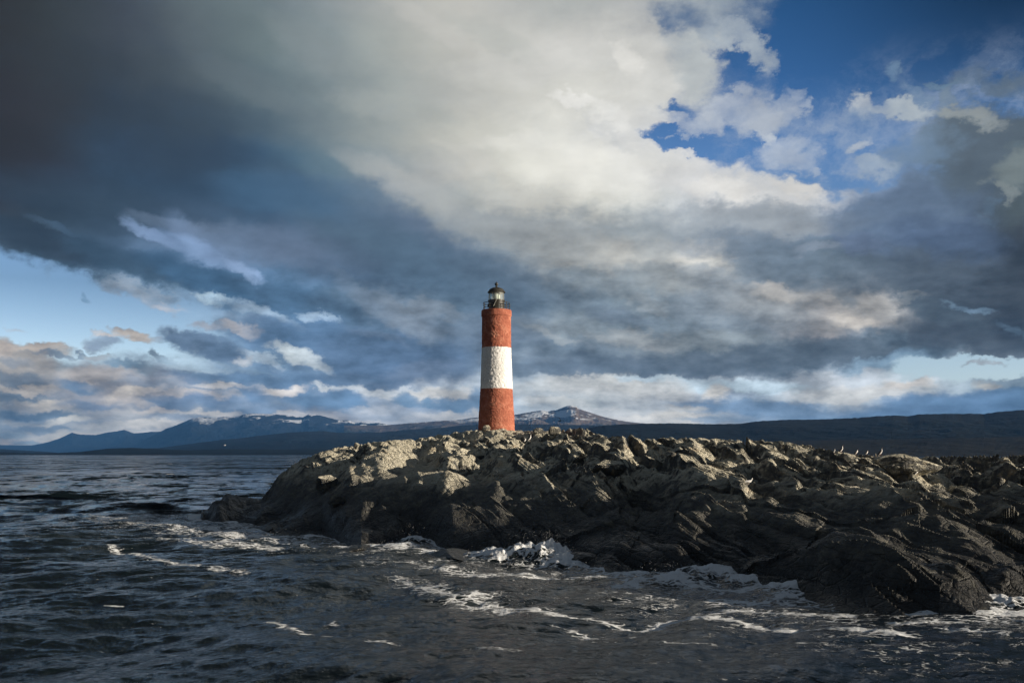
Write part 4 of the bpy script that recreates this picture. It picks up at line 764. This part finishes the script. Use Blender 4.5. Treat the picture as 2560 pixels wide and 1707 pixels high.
def standing_bird(loc, h, face, label, pose='tall', all_white=False, group='cormorants standing on the rocks', cat='bird'):
    """face: +1 looks to the right; local x is forward"""
    rt_ = bpy.data.objects.new('bird', None); scene.collection.objects.link(rt_); rt_.location = loc; rt_.rotation_euler = (0, 0, 0 if face > 0 else math.pi); rt_.scale = (h,)*3; tag(rt_, label, cat, group)
    if pose == 'tall': path = [(-.34,.02,.012,.03),(-.24,.12,.035,.06),(-.12,.24,.095,.10),(-.02,.38,.125,.12),(.05,.52,.115,.11),(.085,.64,.085,.085),(.09,.74,.05,.05),(.085,.83,.038,.038),(.10,.90,.045,.043),(.135,.945,.046,.042),(.175,.95,.03,.028),(.20,.948,.012,.012)]
    elif pose == 'hunch': path = [(-.38,.03,.012,.03),(-.26,.13,.04,.07),(-.13,.26,.11,.11),(.0,.40,.15,.135),(.08,.54,.14,.125),(.11,.66,.10,.10),(.10,.74,.065,.065),(.12,.80,.055,.052),(.16,.83,.05,.047),(.20,.83,.03,.028),(.225,.826,.012,.012)]
    else: path = [(-.62,.30,.012,.04),(-.45,.34,.05,.08),(-.25,.40,.12,.13),(.0,.44,.165,.165),(.2,.50,.15,.15),(.33,.60,.09,.09),(.38,.70,.06,.06),(.42,.78,.062,.058),(.48,.80,.05,.047),(.52,.79,.02,.02)]
    V_, Fc = sweep(path); cen = np.array([V_[list(f)].mean(0) for f in Fc]); px_ = np.array([p[0] for p in path]); pz_ = np.array([p[1] for p in path])
    fwd = cen[:,0]-np.interp(cen[:,2], pz_, px_)
    mi = np.zeros(len(Fc), int) if all_white else np.where((fwd > .0) & (cen[:,2] < .88*max(pz_)) , 0, 1)
    body = mesh_obj('body', V_, Fc, [m_wht, m_blk], rt_, smooth=True, midx=mi)
    hx_, hz_ = path[-1][0], path[-1][1]; v, f = tube_v((hx_-.01, 0, hz_), (hx_+.10, 0, hz_-.012), .010, 6); mesh_obj('beak', v, f, m_leg, body)
    for s_ in (-1, 1):
        wv_, wf_ = sweep([(-.36,.10,.008,.006),(-.24,.20,.045,.014),(-.10,.36,.075,.02),(.0,.52,.06,.02),(.03,.60,.02,.01)] if pose != 'flat' else [(-.68,.36,.01,.006),(-.45,.42,.06,.015),(-.15,.48,.10,.02),(.1,.52,.07,.02),(.2,.52,.02,.01)], 10)
        wv_ = wv_+np.array([-.03, s_*(.115 if pose != 'flat' else .15), 0]); mesh_obj('wing', wv_, wf_, m_blk if not all_white else m_wht, body, smooth=True)
        lv, lf = join([tube_v((-.02, s_*.05, .30), (.0, s_*.055, .0), .014, 6), box_v((.035, s_*.055, .004), (.10, .05, .012))]); mesh_obj('leg', lv, lf, m_leg, body)
    return rt_
g_c = 'black and white birds standing on the rocks'
for (px_b, h_, fc, ps, lb) in [(2086,.30,1,'tall','small black and white bird at the left end of the row on the crest'),(2104,.46,1,'tall','tall upright black and white bird, second from the left in the crest row'),(2141,.40,1,'hunch','plump hunched black and white bird in the middle of the crest row'),(2167,.34,1,'hunch','short squat bird with white breast between the hunched and the tallest one'),(2203,.50,1,'tall','tallest upright black and white bird at the right end of the crest row')]:
    standing_bird(on_island(px_b)+Vector((0, 0, .0)), h_*1.05, fc, lb, ps, group=g_c)
standing_bird(on_island(1312, 1108), .38, 1, 'squat white-breasted bird on the rocks just right of the lighthouse foot', 'hunch', group=g_c)
standing_bird(on_island(1324, 1103), .46, 1, 'upright white-breasted bird beside the squat one, right of the lighthouse foot', 'tall', group=g_c)
standing_bird(on_island(2292, 1190), .42, 1, 'lone slim white-fronted bird standing against the dark rock at the right', 'tall', group=g_c)
standing_bird(on_island(1872, 1213), .34, 1, 'white gull resting in the shaded hollow right of the middle', 'flat', True, group='gulls')
def flying_bird(loc, span, m, label, rz, roll):
    o_ = bpy.data.objects.new('bird', None); scene.collection.objects.link(o_); o_.location = loc; o_.rotation_euler = (roll, 0, rz); o_.scale = (span,)*3; tag(o_, label, 'bird', None)
    V_, Fc = sweep([(-.36,.0,.008,.03),(-.26,.0,.02,.04),(-.12,.0,.05,.05),(.05,.0,.06,.055),(.18,.01,.04,.04),(.28,.03,.022,.022),(.34,.045,.028,.026),(.38,.04,.018,.016),(.44,.03,.005,.005)], 12); body = mesh_obj('body', V_, Fc, m, o_, smooth=True)
    for s_ in (-1, 1):
        pts = [(.10, .0, .02, .13), (.13, .22, .16, .12), (.04, .42, .20, .10), (-.10, .60, .14, .02)]; W = []
        for (x, y, z, ch) in pts:
            for (a, b) in ((.5, 0), (0, .012), (-.5, 0), (0, -.006)): W.append((x+a*ch, s_*y, z+b))
        Wf = [(i*4+k, i*4+(k+1) % 4, (i+1)*4+(k+1) % 4, (i+1)*4+k) for i in range(3) for k in range(4)]+[(0,1,2,3),(12,13,14,15)]
        mesh_obj('wing', np.array(W), Wf, m, body)
    return o_
Yb = 64.0; flying_bird(((1400-CX)/F*Yb, Yb, zof(1052, Yb)), .62, m_blk, 'dark bird flying over the crest in front of the snowy peak', R(-62), R(-30))
Yb = 150.0; flying_bird(((562-CX)/F*Yb, Yb, zof(1113, Yb)), .5, m_wht, 'tiny white bird flying far out over the left water', R(20), R(15))

# ================================================================ air
mh = bpy.data.materials.new('haze_air'); mh.use_nodes = True; t = mh.node_tree; t.nodes.clear(); q = N(t)
pv = q.new('ShaderNodeVolumePrincipled'); pv.inputs['Color'].default_value = (.11, .33, .78, 1); pv.inputs['Density'].default_value = HAZE = 4.5e-5
oo = q.new('ShaderNodeOutputMaterial'); t.links.new(pv.outputs[0], oo.inputs['Volume'])
v, f = box_v((-1500, 8000, 259.5), (31000, 17000, 521)); hz = mesh_obj('haze', v, f, mh); tag(hz, 'thin blue air between the island and the far mountains', 'haze', kind='stuff')
